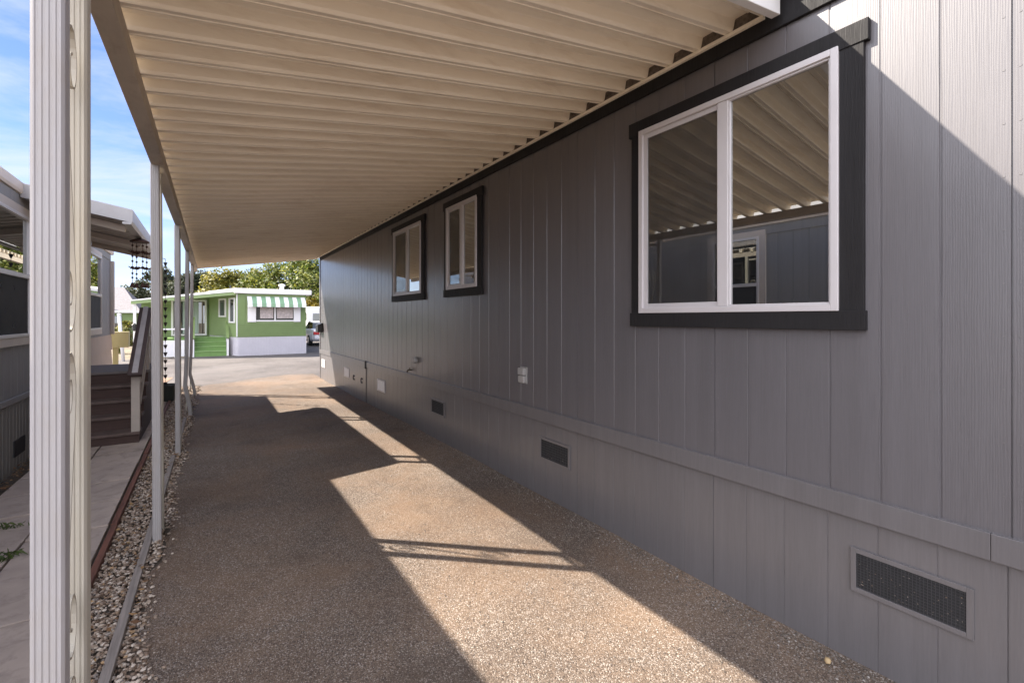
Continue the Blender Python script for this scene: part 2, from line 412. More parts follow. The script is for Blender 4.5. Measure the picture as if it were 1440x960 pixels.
# edging boards
re_ = empty('edging_board', (-0.59, 6.5, 0), 'reddish brown timber edging along the concrete path beside the pebbles', 'garden edging')
for k in range(6):
    y0 = 0.2 + k*2.2; y1 = y0 + 2.19
    dx = rnd.uniform(-0.006, 0.006)
    MB().hexa([(-0.612+dx,y0,-0.03),(-0.574+dx,y0,-0.03),(-0.566,y1,-0.03),(-0.604,y1,-0.03),(-0.612+dx,y0,0.055),(-0.574+dx,y0,0.055),(-0.566,y1,0.05),(-0.604,y1,0.05)]).build('board', 'redwood', re_, bevel=0.004)
ge = empty('edging_strip', (-0.35, 4.5, 0), 'weathered grey timber strip running through the pebbles at the driveway edge', 'garden edging')
pts = [(-0.425,0.6),(-0.405,1.4),(-0.382,2.2),(-0.368,3.0),(-0.352,4.0),(-0.335,5.2),(-0.318,6.6)]
gb = MB(); gb.loft([[(x-0.022,y,-0.02),(x+0.022,y,-0.02),(x+0.022,y,0.042),(x-0.022,y,0.038)] for x, y in pts]); gb.build('board', 'greywood', ge, bevel=0.003)
MB().hexa([(-0.322,6.9,-0.02),(-0.282,6.9,-0.02),(-0.262,9.0,-0.02),(-0.302,9.0,-0.02),(-0.322,6.9,0.035),(-0.282,6.9,0.04),(-0.262,9.0,0.038),(-0.302,9.0,0.035)]).build('board', 'greywood', ge, bevel=0.003)

# pebbles
pb = MB()
cnt = 0
for k in range(20000):
    y = 0.9 + 12.2*rnd.random()**2.0
    x = rnd.uniform(-0.570, drive_left(y) + 0.02 + rnd.uniform(-0.02, 0.10)*(rnd.random()<0.4)*rnd.random())
    if abs(x - (-0.43+0.017*y)) < 0.02 and y < 6.6 and rnd.random() < 0.8: continue
    r = rnd.uniform(0.0042, 0.0098)*(1.0 + 0.05*y)
    q = Matrix.Rotation(rnd.uniform(0, 6.28), 3, 'Z') @ Matrix.Rotation(rnd.uniform(-0.5, 0.5), 3, 'X')
    pb.ico((x, y, 0.006 + rnd.uniform(0.2, 1.4)*r), r, (rnd.uniform(0.8, 1.4), rnd.uniform(0.7, 1.1), rnd.uniform(0.5, 0.8)), q, 0.16)
tag(pb.build('pebbles', 'pebble', smooth=False, fix=False), 'pale mixed pebbles filling the strip between path and driveway', 'pebbles', kind='stuff')
ch = MB()
for k in range(7500):
    if rnd.random() < 0.5:
        y = 0.4 + 8*rnd.random()**1.6; x = W - 0.01 - abs(rnd.gauss(0, 0.13))
    else:
        y = 0.6 + 5*rnd.random()**1.5; x = rnd.uniform(-0.2, W)
    r = rnd.uniform(0.0022, 0.0052)*(1.1 if x > W-0.2 else 0.9)
    z = 0.012 + 0.010*math.sin(x*1.9+0.4)*math.sin(y*0.8) + 0.004*math.sin(x*5+y*3)
    ch.ico((x, y, z + r*0.4), r, (1.2, 0.9, 0.7), Matrix.Rotation(rnd.uniform(0, 6.28), 3, 'Z'), 0.25)
tag(ch.build('loose_chips', 'chip', fix=False), 'small loose stone chips scattered on the driveway', 'gravel', kind='stuff')
ll = MB()
for k in range(900):
    y = rnd.uniform(2.0, 13.2)
    x = rnd.choice((rnd.uniform(-1.69, -1.52), rnd.uniform(-1.69, -1.58), rnd.uniform(-0.57, -0.3)))
    s_ = rnd.uniform(0.01, 0.028); a = rnd.uniform(0, 6.28); z = 0.03 + rnd.uniform(0, 0.03)
    ca, sa = math.cos(a)*s_, math.sin(a)*s_
    ll.add([(x-ca, y-sa, z), (x+sa*.4, y-ca*.4, z+rnd.uniform(-.006,.012)), (x+ca, y+sa, z+rnd.uniform(-.004,.01)), (x-sa*.4, y+ca*.4, z)], [(0,1,2,3)])
tag(ll.build('leaf_litter', 'leaf_litter', fix=False), 'dry fallen leaves along the foot of the neighbouring wall', 'fallen leaves', kind='stuff')
def weed(x, y, n, spread, h, label, seed):
    q = random.Random(seed); m = MB()
    for k in range(n):
        a = q.uniform(0, 6.28); bx = x + q.gauss(0, spread[0]); by = y + q.gauss(0, spread[1]); hh = h*q.uniform(0.5, 1.1)
        dx, dy = math.cos(a), math.sin(a); w = 0.004
        m.add([(bx-dy*w, by+dx*w, 0.03), (bx+dy*w, by-dx*w, 0.03), (bx+dx*hh*.5+dy*w*.7, by+dy*hh*.5-dx*w*.7, 0.03+hh*.7), (bx+dx*hh, by+dy*hh, 0.03+hh*.75)], [(0,1,2,3)])
    o = m.build('weed_tuft', 'grass', fix=False)
    tag(o, label, 'weed', 'weeds in the path joints')
weed(-1.33, 5.02, 70, (0.13, 0.012), 0.05, 'long flat green weed growing in the farthest open path joint', 1)
weed(-1.12, 4.40, 45, (0.05, 0.03), 0.05, 'bushy green weed at the crossing of two path joints', 2)
weed(-1.30, 3.80, 45, (0.06, 0.02), 0.05, 'low green weed in the path joint nearest the camera', 3)
weed(-0.632, 3.35, 40, (0.008, 0.03), 0.04, 'sparse weed against the reddish timber edging', 4)
tag(MB().ico((2.42, 0.93, 0.028), 0.017, (1.2, 0.9, 0.8), None, 0.2).build('stone', 'rock', smooth=True), 'single tan stone lying at the foot of the grey wall', 'stone')

# ------------------------------------------------------------------ siding helper (wall facing -x or +x at plane X)
def siding(X, y0, y1, z0, z1, face, step=0.2032, gw=0.010, gd=0.0038, first=None, joint_every=6, joint0=None, thick=0.12):
    """profile in y with vertical grooves; face=-1 looks to -x"""
    poly = [(X, y0)]
    s = -face if False else face
    y = first if first is not None else y0 + step
    k = 0
    pos = []
    while y < y1 - 0.02:
        if y > y0 + 0.02: pos.append(y)
        y += step
    for y in pos:
        jt = joint0 is not None and abs(((y - joint0)/1.2192) - round((y - joint0)/1.2192)) < 0.02
        w, dp = (0.005, gd*1.8) if jt else (gw, gd)
        poly += [(X, y - w/2), (X - face*dp, y - w/2 + w*0.25), (X - face*dp, y + w/2 - w*0.25), (X, y + w/2)]
    poly += [(X, y1), (X - face*thick, y1), (X - face*thick, y0)]
    return MB().loft([[(a, b, z0) for a, b in poly], [(a, b, z1) for a, b in poly]])

# ------------------------------------------------------------------ the long grey house
HY0, HY1 = -4.0, 13.05
house = empty('mobile_home', (W+2.0, 4.5, 0), 'long grey mobile home with charcoal window trim beside the driveway', 'mobile home')
siding(W, HY0, HY1, 0.75, 3.45, -1, first=0.361-0.2032*20, joint0=0.361).build('wall', 'siding', house)
siding(W+0.004, HY0, HY1-0.004, -0.04, 0.74, -1, step=0.2032, gw=0.006, gd=0.0025, first=0.372-0.2032*20, joint0=0.372).build('skirting', 'skirt', house)
core = MB().box(W+0.122, HY0+0.01, -0.03, W+4.0, HY1-0.002, 3.44)
core.build('house_core', 'siding', house)
for a, b_ in ((HY0, 0.415), (0.4165, 4.07), (4.0715, 8.77), (8.80, HY1-0.003)): MB().box(W-0.018, a, 0.690, W+0.03, b_, 0.797).build('belt_trim', 'skirt', house, bevel=0.002)
MB().box(W-0.022, HY0, 3.185, W+0.03, HY1-0.05, 3.40).build('eave_board', 'charcoal', house, bevel=0.002)
MB().box(W-0.012, HY1-0.075, 0.80, W+0.02, HY1+0.014, 3.185).build('corner_trim', 'siding', house, bevel=0.002)
MB().box(W-0.006, HY1-0.04, -0.02, W+0.02, HY1+0.014, 0.688).build('corner_trim', 'skirt', house, bevel=0.002)
rf = MB().prism([(W-0.15,3.405),(W-0.15,3.55),(W+2.0,3.95),(W+4.15,3.55),(W+4.15,3.405)], 'y', HY0-0.2, HY1+0.12)
rf.build('roof', 'nbr_roof', house)
# nails beside the panel joints
for jy in (0.361, 0.361+1.2192):
    for sgn in (-1, 1):
        z = 0.95
        while z < 3.1:
            yy = jy + sgn*0.022
            if not (jy > 1 and 1.55 < z < 3.03): MB().box(W-0.0012, yy-0.0035, z-0.0035, W+0.002, yy+0.0035, z+0.0035).build('nail_head', 'skirt', house)
            z += 0.205

def sliding_window(y0, y1, z0, z1, mull, label, tw=0.098, screen_far=True, head=(0.02, 0.10), sill_h=0.092):
    """white slider set in charcoal boards; wall faces -x"""
    fr = MB(); X0 = W-0.040; fw = 0.034
    fr.box(X0, y0, z0, W-0.002, y0+fw, z1); fr.box(X0, y1-fw, z0, W-0.002, y1, z1)
    fr.box(X0, y0+fw, z0, W-0.002, y1-fw, z0+fw); fr.box(X0, y0+fw, z1-fw, W-0.002, y1-fw, z1)
    fr.box(X0+0.006, mull-0.033, z0+fw, W-0.004, mull+0.033, z1-fw)
    w = fr.build('window', 'white_vinyl', house, bevel=0.003); tag(w, label)
    # inner lip of the fixed pane, sash of the sliding pane
    lip = MB(); a0, a1 = y0+fw, mull-0.033; l = 0.010; Xl = X0+0.012
    for (p0, p1, q0, q1) in ((a0, a0+l, z0+fw, z1-fw), (a1-l, a1, z0+fw, z1-fw), (a0+l, a1-l, z0+fw, z0+fw+l), (a0+l, a1-l, z1-fw-l, z1-fw)):
        lip.box(Xl, p0, q0, W-0.006, p1, q1)
    a0, a1 = mull+0.033, y1-fw; l = 0.030; Xl = X0+0.018
    for (p0, p1, q0, q1) in ((a1-l, a1, z0+fw, z1-fw), (a0, a1-l, z0+fw, z0+fw+l), (a0, a1-l, z1-fw-l, z1-fw)):
        lip.box(Xl, p0, q0, W-0.006, p1, q1)
    lip.build('sash', 'white_vinyl', w, bevel=0.002)
    MB().box(W-0.013, y0+fw, z0+fw, W-0.007, mull-0.033, z1-fw).build('pane', 'glass', w)
    MB().box(W-0.013, mull+0.033, z0+fw, W-0.007, y1-fw, z1-fw).build('pane', 'glass', w)
    MB().box(W-0.0195, mull+0.034, z0+fw+0.03, W-0.0185, y1-fw-0.03, z1-fw-0.03).build('insect_screen', 'screen', w)
    tr = MB(); T0 = W-0.026
    tr.box(T0, y0-tw, z0, W-0.001, y0+0.002, z1-0.02)
    tr.box(T0, y1-0.002, z0, W-0.001, y1+tw*0.75, z1-0.02)
    tr.box(T0-0.006, y0-tw-head[0], z1-0.022, W-0.001, y1+tw*0.75+head[0], z1-0.022+head[1])
    tr.box(T0-0.008, y0-tw-head[0]*0.4, z0-sill_h, W-0.001, y1+tw*0.75+head[0]*0.4, z0+0.001)
    tr.build('trim', 'charcoal', w, bevel=0.002)
    return w
sliding_window(0.922, 2.132, 1.670, 2.942, 1.512, 'big square sliding window nearest the camera')
sliding_window(4.437, 5.215, 1.990, 3.020, 4.815, 'narrow sliding window, nearer of the small pair')
sliding_window(6.037, 7.174, 1.988, 3.017, 6.585, 'sliding window, farther of the small pair')

def vent(yc, dark=True):
    y0, y1, z0, z1 = yc-0.187, yc+0.187, 0.366, 0.528
    f = MB(); e = 0.022
    f.box(W-0.008, y0-e, z0-e, W+0.003, y0, z1+e); f.box(W-0.008, y1, z0-e, W+0.003, y1+e, z1+e)
    f.box(W-0.008, y0, z0-e, W+0.003, y1, z0); f.box(W-0.008, y0, z1, W+0.003, y1, z1+e)
    v = f.build('vent', 'skirt' if dark else 'white_vinyl', house, bevel=0.0015)
    if dark:
        tag(v, 'grey framed crawl space vent with black mesh')
        MB().box(W-0.0015, y0, z0, W+0.004, y1, z1).build('backing', 'vent_mesh', v)
        g = MB(); st_ = 0.0125 if yc < 1.5 else 0.022; t = 0.0012
        y = y0 + st_/2
        while y < y1: g.box(W-0.0045, y-t/2, z0, W-0.003, y+t/2, z1); y += st_
        z = z0 + st_/2
        while z < z1: g.box(W-0.006, y0, z-t/2, W-0.0046, y1, z+t/2); z += st_
        g.build('wire_mesh', 'wire', v)
        # bits of fluff and leaf caught behind the wire
        if yc < 4:
            fl = MB()
            for k in range(70 if yc < 1 else 25):
                yy = rnd.uniform(y0+0.01, y1-0.01); zz = z0 + 0.01 + (z1-z0-0.02)*rnd.random()**1.4; s_ = rnd.uniform(0.001, 0.004)
                fl.add([(W-0.0028, yy-s_, zz), (W-0.0028, yy, zz-s_*.5), (W-0.0026, yy+s_, zz+s_*.3), (W-0.0028, yy, zz+s_*.6)], [(0,1,2,3)])
            tag(fl.build('caught_debris', 'pebble', v, fix=False), kind='stuff')
    else:
        tag(v, 'bright white louvred crawl space vent')
        l = MB()
        l.box(W-0.003, y0, z0, W+0.004, y1, z1)
        for k in range(3): l.box(W-0.007, y0+0.10+k*0.085, z0, W-0.0031, y0+0.112+k*0.085, z1)
        l.build('louvre', 'tr_white', v)
for k in range(3): vent(0.673 + 2.43*k, True)
for yc in (7.885, 10.24, 12.6): vent(yc, False)
# outlet with flip cover
ob = MB().box(W-0.012, 3.505, 1.005, W-0.001, 3.615, 1.165); ou = ob.build('outlet', 'grey_plastic', house, bevel=0.004)
MB().box(W-0.05, 3.515, 1.088, W-0.0121, 3.605, 1.155).build('cover', 'grey_plastic', ou, bevel=0.008)
MB().box(W-0.045, 3.515, 1.015, W-0.0121, 3.605, 1.080).build('cover', 'grey_plastic', ou, bevel=0.008)
# round junction box, hose tap
MB().loft([[(W-x, 6.26+r*math.cos(a*math.pi/10), 1.02+r*math.sin(a*math.pi/10)) for a in range(20)] for x, r in ((0.001,.045),(0.04,.045),(0.055,.038),(0.06,.025))]).build('junction_box', 'grey_plastic', house, smooth=False)
hb = MB().tube([(W-0.001,6.47,0.86),(W-0.045,6.47,0.86),(W-0.06,6.47,0.85),(W-0.064,6.47,0.825)], 0.010)
hb.tube([(W-0.03,6.47,0.86),(W-0.03,6.47,0.885)], 0.005); hb.box(W-0.036,6.45,0.885,W-0.024,6.49,0.892)
hb.build('hose_tap', 'brass', house, smooth=True)
# access door in the skirting
ad = MB().box(W-0.003, 8.80, -0.02, W+0.002, 10.0, 0.685).build('access_door', 'skirt', house, bevel=0.0015)
MB().box(W-0.003, 8.772, -0.02, W+0.003, 8.792, 0.80).build('door_gap', 'black_metal', house)
MB().box(W-0.035, 8.74, 0.665, W-0.0035, 8.80, 0.81).build('latch', 'black_metal', house, bevel=0.003)
for yy in (9.07, 9.64):
    pts = [(W-0.008, yy+0.05*math.cos(a), 0.40+0.05*math.sin(a)) for a in [R(x) for x in range(-150, 151, 25)]]
    MB().tube(pts, 0.007, 6).build('pull_ring', 'black_metal', ad, smooth=True)

# mailbox by the far corner
mbx = empty('mailbox', (W-0.06, 12.80, 1.22), 'black mailbox fixed to the far end of the grey wall', 'mailbox')
MB().prism([(W-0.012,1.26),(W-0.13,1.26),(W-0.13,1.42),(W-0.11,1.455),(W-0.012,1.50)], 'y', 12.66, 12.95).build('box', 'black_metal', mbx, bevel=0.004)
MB().prism([(W-0.011,1.507),(W-0.145,1.452),(W-0.145,1.443),(W-0.011,1.498)], 'y', 12.64, 12.97).build('lid', 'black_metal', mbx)
MB().tube([(W-0.03,12.72,1.259),(W-0.05,12.72,1.19),(W-0.09,12.72,1.17),(W-0.10,12.72,1.20)], 0.006, 6).build('paper_hook', 'black_metal', mbx, smooth=True)

# ------------------------------------------------------------------ carport
cp = empty('carport', (1.1, 7.0, 0), 'long cream aluminium carport with ribbed roof against the grey home', 'carport')
CY0, CY1 = 1.22, 13.35
def bx(y): return -0.362 + 0.009*(y-1)        # outer edge of the beam
ZB = 2.75                                      # beam underside
X_L, Z_L, X_R, Z_R = -0.30, 2.842, W-0.035, 3.288
SL = (Z_R-Z_L)/(X_R-X_L)
def zr(x): return Z_L + SL*(x - X_L)
# ribbed sheet: profile over one 8 inch module
prof = [(0.0,0.0),(0.003,-0.004),(0.007,-0.004),(0.010,0.0),(0.034,0.0),(0.0355,-0.004),(0.041,-0.004),(0.0425,0.0),(0.0435,0.014),(0.0465,0.014),(0.0475,0.006),(0.058,0.056),(0.063,0.061),(0.106,0.061),(0.109,0.056),(0.1145,0.056),(0.1175,0.061),(0.184,0.061),(0.189,0.057),(0.198,0.012),(0.2032,0.0)]
pp = []; y = 1.37 - 0.4064 + 0.08
while y < CY1:
    for a, h in prof[:-1]:
        if CY0 + 0.002 < y+a < CY1: pp.append((y+a, h))
    y += 0.2032
pp.insert(0, (CY0 + 0.001, pp[0][1]))
top = MB(); NS = 8
rings = []
for i in range(NS+1):
    t = i/NS; ring = []
    for yy, h in pp:
        x0 = bx(yy) - 0.01; x = x0 + (X_R + 0.01 - x0)*t
        sag = -0.008*math.sin(math.pi*t)*(0.5+0.5*math.sin(yy*0.9))
        ring.append((x, yy, zr(x) + h + sag))
    rings.append(ring)
top.loft(rings, caps=False, close=False)
roof = top.build('roof_panel', 'cream', cp, fix=False)
sm_ = roof.modifiers.new('solid', 'SOLIDIFY'); sm_.thickness = 0.002; sm_.offset = 0
# beam
seg = [CY0-0.01, 4.3, 7.0, 9.6, CY1]
for y0, y1 in zip(seg[:-1], seg[1:]):
    y1 -= 0.003
    b = MB().hexa([(bx(y0),y0,ZB),(bx(y0)+0.078,y0,ZB),(bx(y1)+0.078,y1,ZB),(bx(y1),y1,ZB),(bx(y0),y0,zr(bx(y0))-0.008),(bx(y0)+0.078,y0,zr(bx(y0)+0.078)-0.008),(bx(y1)+0.078,y1,zr(bx(y1)+0.078)-0.008),(bx(y1),y1,zr(bx(y1))-0.008)])
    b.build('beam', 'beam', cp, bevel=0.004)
for y1 in seg[1:-1]:   # splice plates under the joints
    MB().hexa([(bx(y1)+0.004,y1-0.16,ZB-0.004),(bx(y1)+0.074,y1-0.16,ZB-0.004),(bx(y1)+0.074,y1+0.10,ZB-0.004),(bx(y1)+0.004,y1+0.10,ZB-0.004),(bx(y1)+0.004,y1-0.16,ZB-0.0005),(bx(y1)+0.074,y1-0.16,ZB-0.0005),(bx(y1)+0.074,y1+0.10,ZB-0.0005),(bx(y1)+0.004,y1+0.10,ZB-0.0005)]).build('splice_plate', 'beam', cp)
# ledger at the wall, with the foam closure above it seen in the rib openings
MB().box(X_R-0.012, CY0+0.05, 3.262, W-0.0235, CY1, 3.282).build('ledger', 'cream', cp, bevel=0.002)
MB().box(W-0.034, CY0+0.03, 3.283, W-0.0235, CY1, 3.352).build('closure_strip', 'closure', cp)
# near and far end fascias
def end_fascia(y0, y1, xr, up, dn, name, mat):
    xl = bx(y0) - 0.012
    f = MB().hexa([(xl,y0,zr(xl)-dn),(xr,y0,zr(xr)-dn),(xr,y1,zr(xr)-dn),(xl,y1,zr(xl)-dn),(xl,y0,zr(xl)+up),(xr,y0,zr(xr)+up),(xr,y1,zr(xr)+up),(xl,y1,zr(xl)+up)])
    o = f.build(name, mat, cp, bevel=0.003)
    return o
end_fascia(CY0-0.046, CY0-0.001, W-0.062, 0.095, 0.062, 'end_fascia', 'fascia_white')
end_fascia(CY1+0.002, CY1+0.05, W-0.03, 0.07, 0.028, 'end_fascia', 'cream')

# posts: pairs of fluted columns with scrollwork between
def flute_ring(cx, cy, w, z):
    h = w/2; pts = []
    fl = 4; dp = w*0.034
    prof_ = [(-h+0.10*w, 0)]
    for k in range(fl):
        c = -h + w*(0.2 + 0.2*k); q = 0.055*w
        prof_ += [(c-q, 0), (c-q*.5, dp), (c+q*.5, dp), (c+q, 0)]
    prof_ += [(h-0.10*w, 0)]
    out = []
    for s in range(4):
        a = math.pi/2*s
        ca, sa = math.cos(a), math.sin(a)
        for u, d_ in prof_:
            px, py = u, -(h - d_)
            out.append((cx + px*ca - py*sa, cy + px*sa + py*ca, z))
    return out
def scroll_pts(cz, flip, rr=0.052, span=0.27):
    cA = Vector((-0.012, -span/1.75)); D = cA.length
    th = math.atan2(-cA.y, -cA.x) - math.acos(rr/D)
    half = []
    for k in range(25):
        t = k/24; ang = th - (1-t)*2*math.pi*1.3; r_ = 0.012 + (rr-0.012)*t
        half.append(cA + Vector((math.cos(ang), math.sin(ang)))*r_)
    full = half + [-q for q in reversed(half)]
    return [((q.x if not flip else -q.x), q.y*1.75 + cz) for q in full]
def ribbon(m, pts, x, yc, w, t):
    n_ = len(pts); ring = []
    for i, (a, z) in enumerate(pts):
        p0 = pts[max(i-1,0)]; p1 = pts[min(i+1,n_-1)]
        tx, tz = p1[0]-p0[0], p1[1]-p0[1]; L = math.hypot(tx, tz) or 1
        nx_, nz_ = -tz/L*t/2, tx/L*t/2
        ring.append([(x-w/2, yc+a-nx_, z-nz_), (x+w/2, yc+a-nx_, z-nz_), (x+w/2, yc+a+nx_, z+nz_), (x-w/2, yc+a+nx_, z+nz_)])
    m.loft(ring)
def post_pair(xc, y0, gap, w, bend, zs, lab):
    """bend: list of (z, dx)"""
    def dx(z):
        for (za, a), (zb, b_) in zip(bend[:-1], bend[1:]):
            if za <= z <= zb: return a + (b_-a)*(z-za)/(zb-za)
        return 0
    zl = sorted(set([0.0, ZB-0.005] + [z for z, _ in bend]))
    for i, yc in enumerate((y0, y0+gap)):
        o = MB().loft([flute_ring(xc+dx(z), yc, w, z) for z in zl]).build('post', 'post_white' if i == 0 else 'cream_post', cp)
        MB().box(xc+dx(0)-w*.56, yc-w*.56, 0.0, xc+dx(0)+w*.56, yc+w*.56, 0.012).build('foot_plate', 'cream_post', o, bevel=0.002)
    c = 0.44; k = 0
    while c < ZB - 0.28:
        q = scroll_pts(c, k % 2 == 1, rr=(gap-w)/2*0.72)
        m = MB(); ribbon(m, q, xc + dx(c) + 0.004, y0+gap/2, 0.018, 0.005)
        m.build('scroll', 'cream_post', cp)
        c += 0.76; k += 1
    for z in (0.08, ZB-0.06): MB().box(xc+dx(z)-0.012, y0+w/2, z-0.012, xc+dx(z)+0.012, y0+gap-w/2, z+0.012).build('spacer', 'cream_post', cp)
post_pair(-0.272, 1.335, 0.215, 0.052, [(0,0),(3,0)], None, '')
post_pair(-0.302, 4.19, 0.225, 0.052, [(0,0.006),(2.75,-0.008)], None, '')
post_pair(-0.285, 6.75, 0.225, 0.052, [(0,0.004),(2.75,-0.006)], None, '')
post_pair(-0.262, 9.25, 0.225, 0.052, [(0,0.045),(0.18,0.03),(0.5,-0.03),(0.9,-0.012),(2.75,0.0)], None, '')
post_pair(-0.245, 11.65, 0.225, 0.052, [(0,0.05),(0.15,0.03),(0.45,-0.04),(0.9,-0.02),(2.75,0.0)], None, '')

# ------------------------------------------------------------------ neighbouring house on the left
NX = -1.70
nb = empty('neighbour_house', (NX-2.0, 5.0, 0), 'grey house with pale window trim and low roof left of the path', 'house')
siding(NX, 1.4, 12.9, 0.80, 3.02, 1, step=0.2032).build('wall', 'nbr_wall', nb)
siding(NX+0.012, 1.4, 9.95, -0.03, 0.74, 1, step=0.10, gd=0.008).build('skirting', 'nbr_skirt', nb)
lap = MB()
for k in range(4):
    z0 = 0.0+k*0.32
    lap.hexa([(NX+0.002,9.95,z0),(NX+0.03,9.95,z0),(NX+0.03,12.88,z0),(NX+0.002,12.88,z0),(NX+0.002,9.95,z0+0.318),(NX+0.008,9.95,z0+0.318),(NX+0.008,12.88,z0+0.318),(NX+0.002,12.88,z0+0.318)])
lap.build('lap_siding', 'nbr_beige', nb)
MB().box(NX-3.8, 1.42, -0.02, NX-0.122, 12.88, 3.0).build('house_core', 'nbr_wall', nb)
MB().box(NX+0.004, 1.4, 0.742, NX+0.036, 9.94, 0.80).build('belt_trim', 'nbr_wall', nb, bevel=0.003)
# roof with gutter
ro = MB().prism([(-1.70,3.02),(-1.70,3.085),(NX-2.0,3.70),(NX-4.0,3.085),(NX-4.0,3.02)], 'y', 1.3, 12.95)
ro.build('roof', 'nbr_roof', nb)
MB().prism([(-1.698,3.11),(-1.655,3.11),(-1.655,3.02),(-1.665,2.99),(-1.698,2.99)], 'y', 1.3, 12.95).build('gutter', 'nbr_trim', nb, bevel=0.003)
MB().box(NX+0.002, 1.4, 2.86, NX+0.014, 12.79, 2.985).build('frieze', 'nbr_wall', nb)
MB().box(NX+0.0015, 12.80, 1.29, NX+0.06, 12.92, 2.85).build('corner_post', 'beige_wood', nb, bevel=0.003)
def hung_window(y0, y1, z0, z1, zm, label):
    X = NX; fr = MB(); t = 0.09
    fr.box(X+0.001,y0-t,z0-t,X+0.03,y0,z1+t); fr.box(X+0.001,y1,z0-t,X+0.03,y1+t,z1+t)
    fr.box(X+0.001,y0,z0-t,X+0.032,y1,z0); fr.box(X+0.001,y0,z1,X+0.03,y1,z1+t)
    w = fr.build('window', 'nbr_trim', nb, bevel=0.003); tag(w, label)
    s = MB(); e = 0.035
    for (a, b_, c, d_) in ((y0,y0+e,z0,z1),(y1-e,y1,z0,z1),(y0+e,y1-e,z0,z0+e),(y0+e,y1-e,z1-e,z1),(y0+e,y1-e,zm-e*.7,zm+e*.7)):
        s.box(X+0.0015, a, c, X+0.042, b_, d_)
    s.build('sash', 'nbr_white', w, bevel=0.003)
    MB().box(X+0.002,y0+e,zm+e*.7,X+0.012,y1-e,z1-e).build('pane', 'glass_nbr', w)
    MB().box(X+0.002,y0+e,z0+e,X+0.010,y1-e,zm-e*.7).build('pane', 'glass_nbr', w)
    MB().box(X+0.020,y0+e,z0+e,X+0.021,y1-e,zm-e*.7).build('insect_screen', 'nbr_screen', w)
    return w
hung_window(6.05, 7.37, 1.43, 2.77, 2.10, 'wide sash window half hidden by the front carport post')
hung_window(3.48, 4.22, 1.43, 2.84, 2.13, 'narrow sash window seen mirrored in the big slider')
hung_window(10.40, 11.62, 1.42, 2.80, 2.06, 'tall sash window above the peach lap siding')
dr = MB().box(NX+0.002, 8.75, 0.90, NX+0.03, 9.66, 2.83).build('door', 'nbr_white', nb, bevel=0.003)
MB().lathe((NX+0.055, 8.83, 1.86), [(0.005,-0.02),(0.03,-0.012),(0.03,0.012),(0.005,0.02)]).build('handle', 'brass', dr, smooth=True)
MB().box(NX+0.0125, 6.9, 0.16, NX+0.022, 7.25, 0.33).build('vent', 'vent_mesh', nb)

# entry canopy of the neighbour
cx0, cx1, ky0, ky1 = NX+0.02, -0.82, 7.12, 10.85
czl = lambda x: 2.80 + 0.20*(-0.82 - x)
can = MB(); rings = []
prof2 = []; y = ky0
while y < ky1:
    for a, h in ((0,0),(0.10,0),(0.108,0.03),(0.145,0.03),(0.153,0)): prof2.append((y+a, h))
    y += 0.2
prof2 = [q for q in prof2 if q[0] <= ky1]
for x in (cx0, (cx0+cx1)/2, cx1): rings.append([(x, yy, czl(x)+h) for yy, h in prof2])
can.loft(rings, caps=False, close=False)
co = can.build('canopy', 'canopy_under', nb, fix=False)
sm_ = co.modifiers.new('solid', 'SOLIDIFY'); sm_.thickness = 0.003
cf = MB()
cf.hexa([(cx0,ky0-0.04,czl(cx0)-0.02),(cx1+0.086,ky0-0.04,czl(cx1)-0.02),(cx1+0.086,ky0-0.002,czl(cx1)-0.02),(cx0,ky0-0.002,czl(cx0)-0.02),(cx0,ky0-0.04,czl(cx0)+0.14),(cx1+0.086,ky0-0.04,czl(cx1)+0.14),(cx1+0.086,ky0-0.002,czl(cx1)+0.14),(cx0,ky0-0.002,czl(cx0)+0.14)])
cf.build('fascia', 'aluminium', co, bevel=0.004)
MB().prism([(cx1-0.01,2.76),(cx1+0.07,2.76),(cx1+0.085,2.80),(cx1+0.085,2.94),(cx1+0.07,2.94),(cx1+0.065,2.79),(cx1-0.01,2.785)], 'y', ky0-0.045, ky1+0.02).build('gutter', 'aluminium', co)
for yy in (ky0+0.35, 9.0, ky1-0.15): MB().bar((cx0+0.02,yy,czl(cx0)-0.045),(cx1-0.02,yy,czl(cx1)-0.045),0.05,0.08).build('joist', 'nbr_trim', co, bevel=0.003)

# entry stairs and landing
stt = empty('entry_stairs', (-1.2, 7.54, 0), 'dark brown wooden entry steps rising to a landing by the grey neighbour house', 'stairs')
rise, tread = 0.172, 0.275
sx0, sx1 = NX+0.06, -0.72
for k in range(5):
    y0 = 7.54 + k*tread
    y1 = 7.54 + (k+1)*tread if k < 4 else 10.0
    s = MB().box(sx0, y0+0.012, 0.0 if k == 0 else 0.02, sx1, y0+0.032, rise*(k+1)-0.036)
    o = s.build('step', 'tread', stt)
    MB().box(sx0-0.005, y0-0.012, rise*(k+1)-0.035, sx1+0.012, y1+0.011, rise*(k+1)).build('tread_board', 'landing' if k == 4 else 'tread_nose', o, bevel=0.006)
sk = MB()
for xx in (sx0, sx1-0.035):
    for k in range(5):
        y0 = 7.54 + k*tread + 0.033; y1 = (7.54 + (k+1)*tread + 0.0115) if k < 4 else 9.98
        sk.box(xx, y0, 0.0, xx+0.035, y1, rise*(k+1)-0.037)
sk.build('stringer', 'tread', stt)
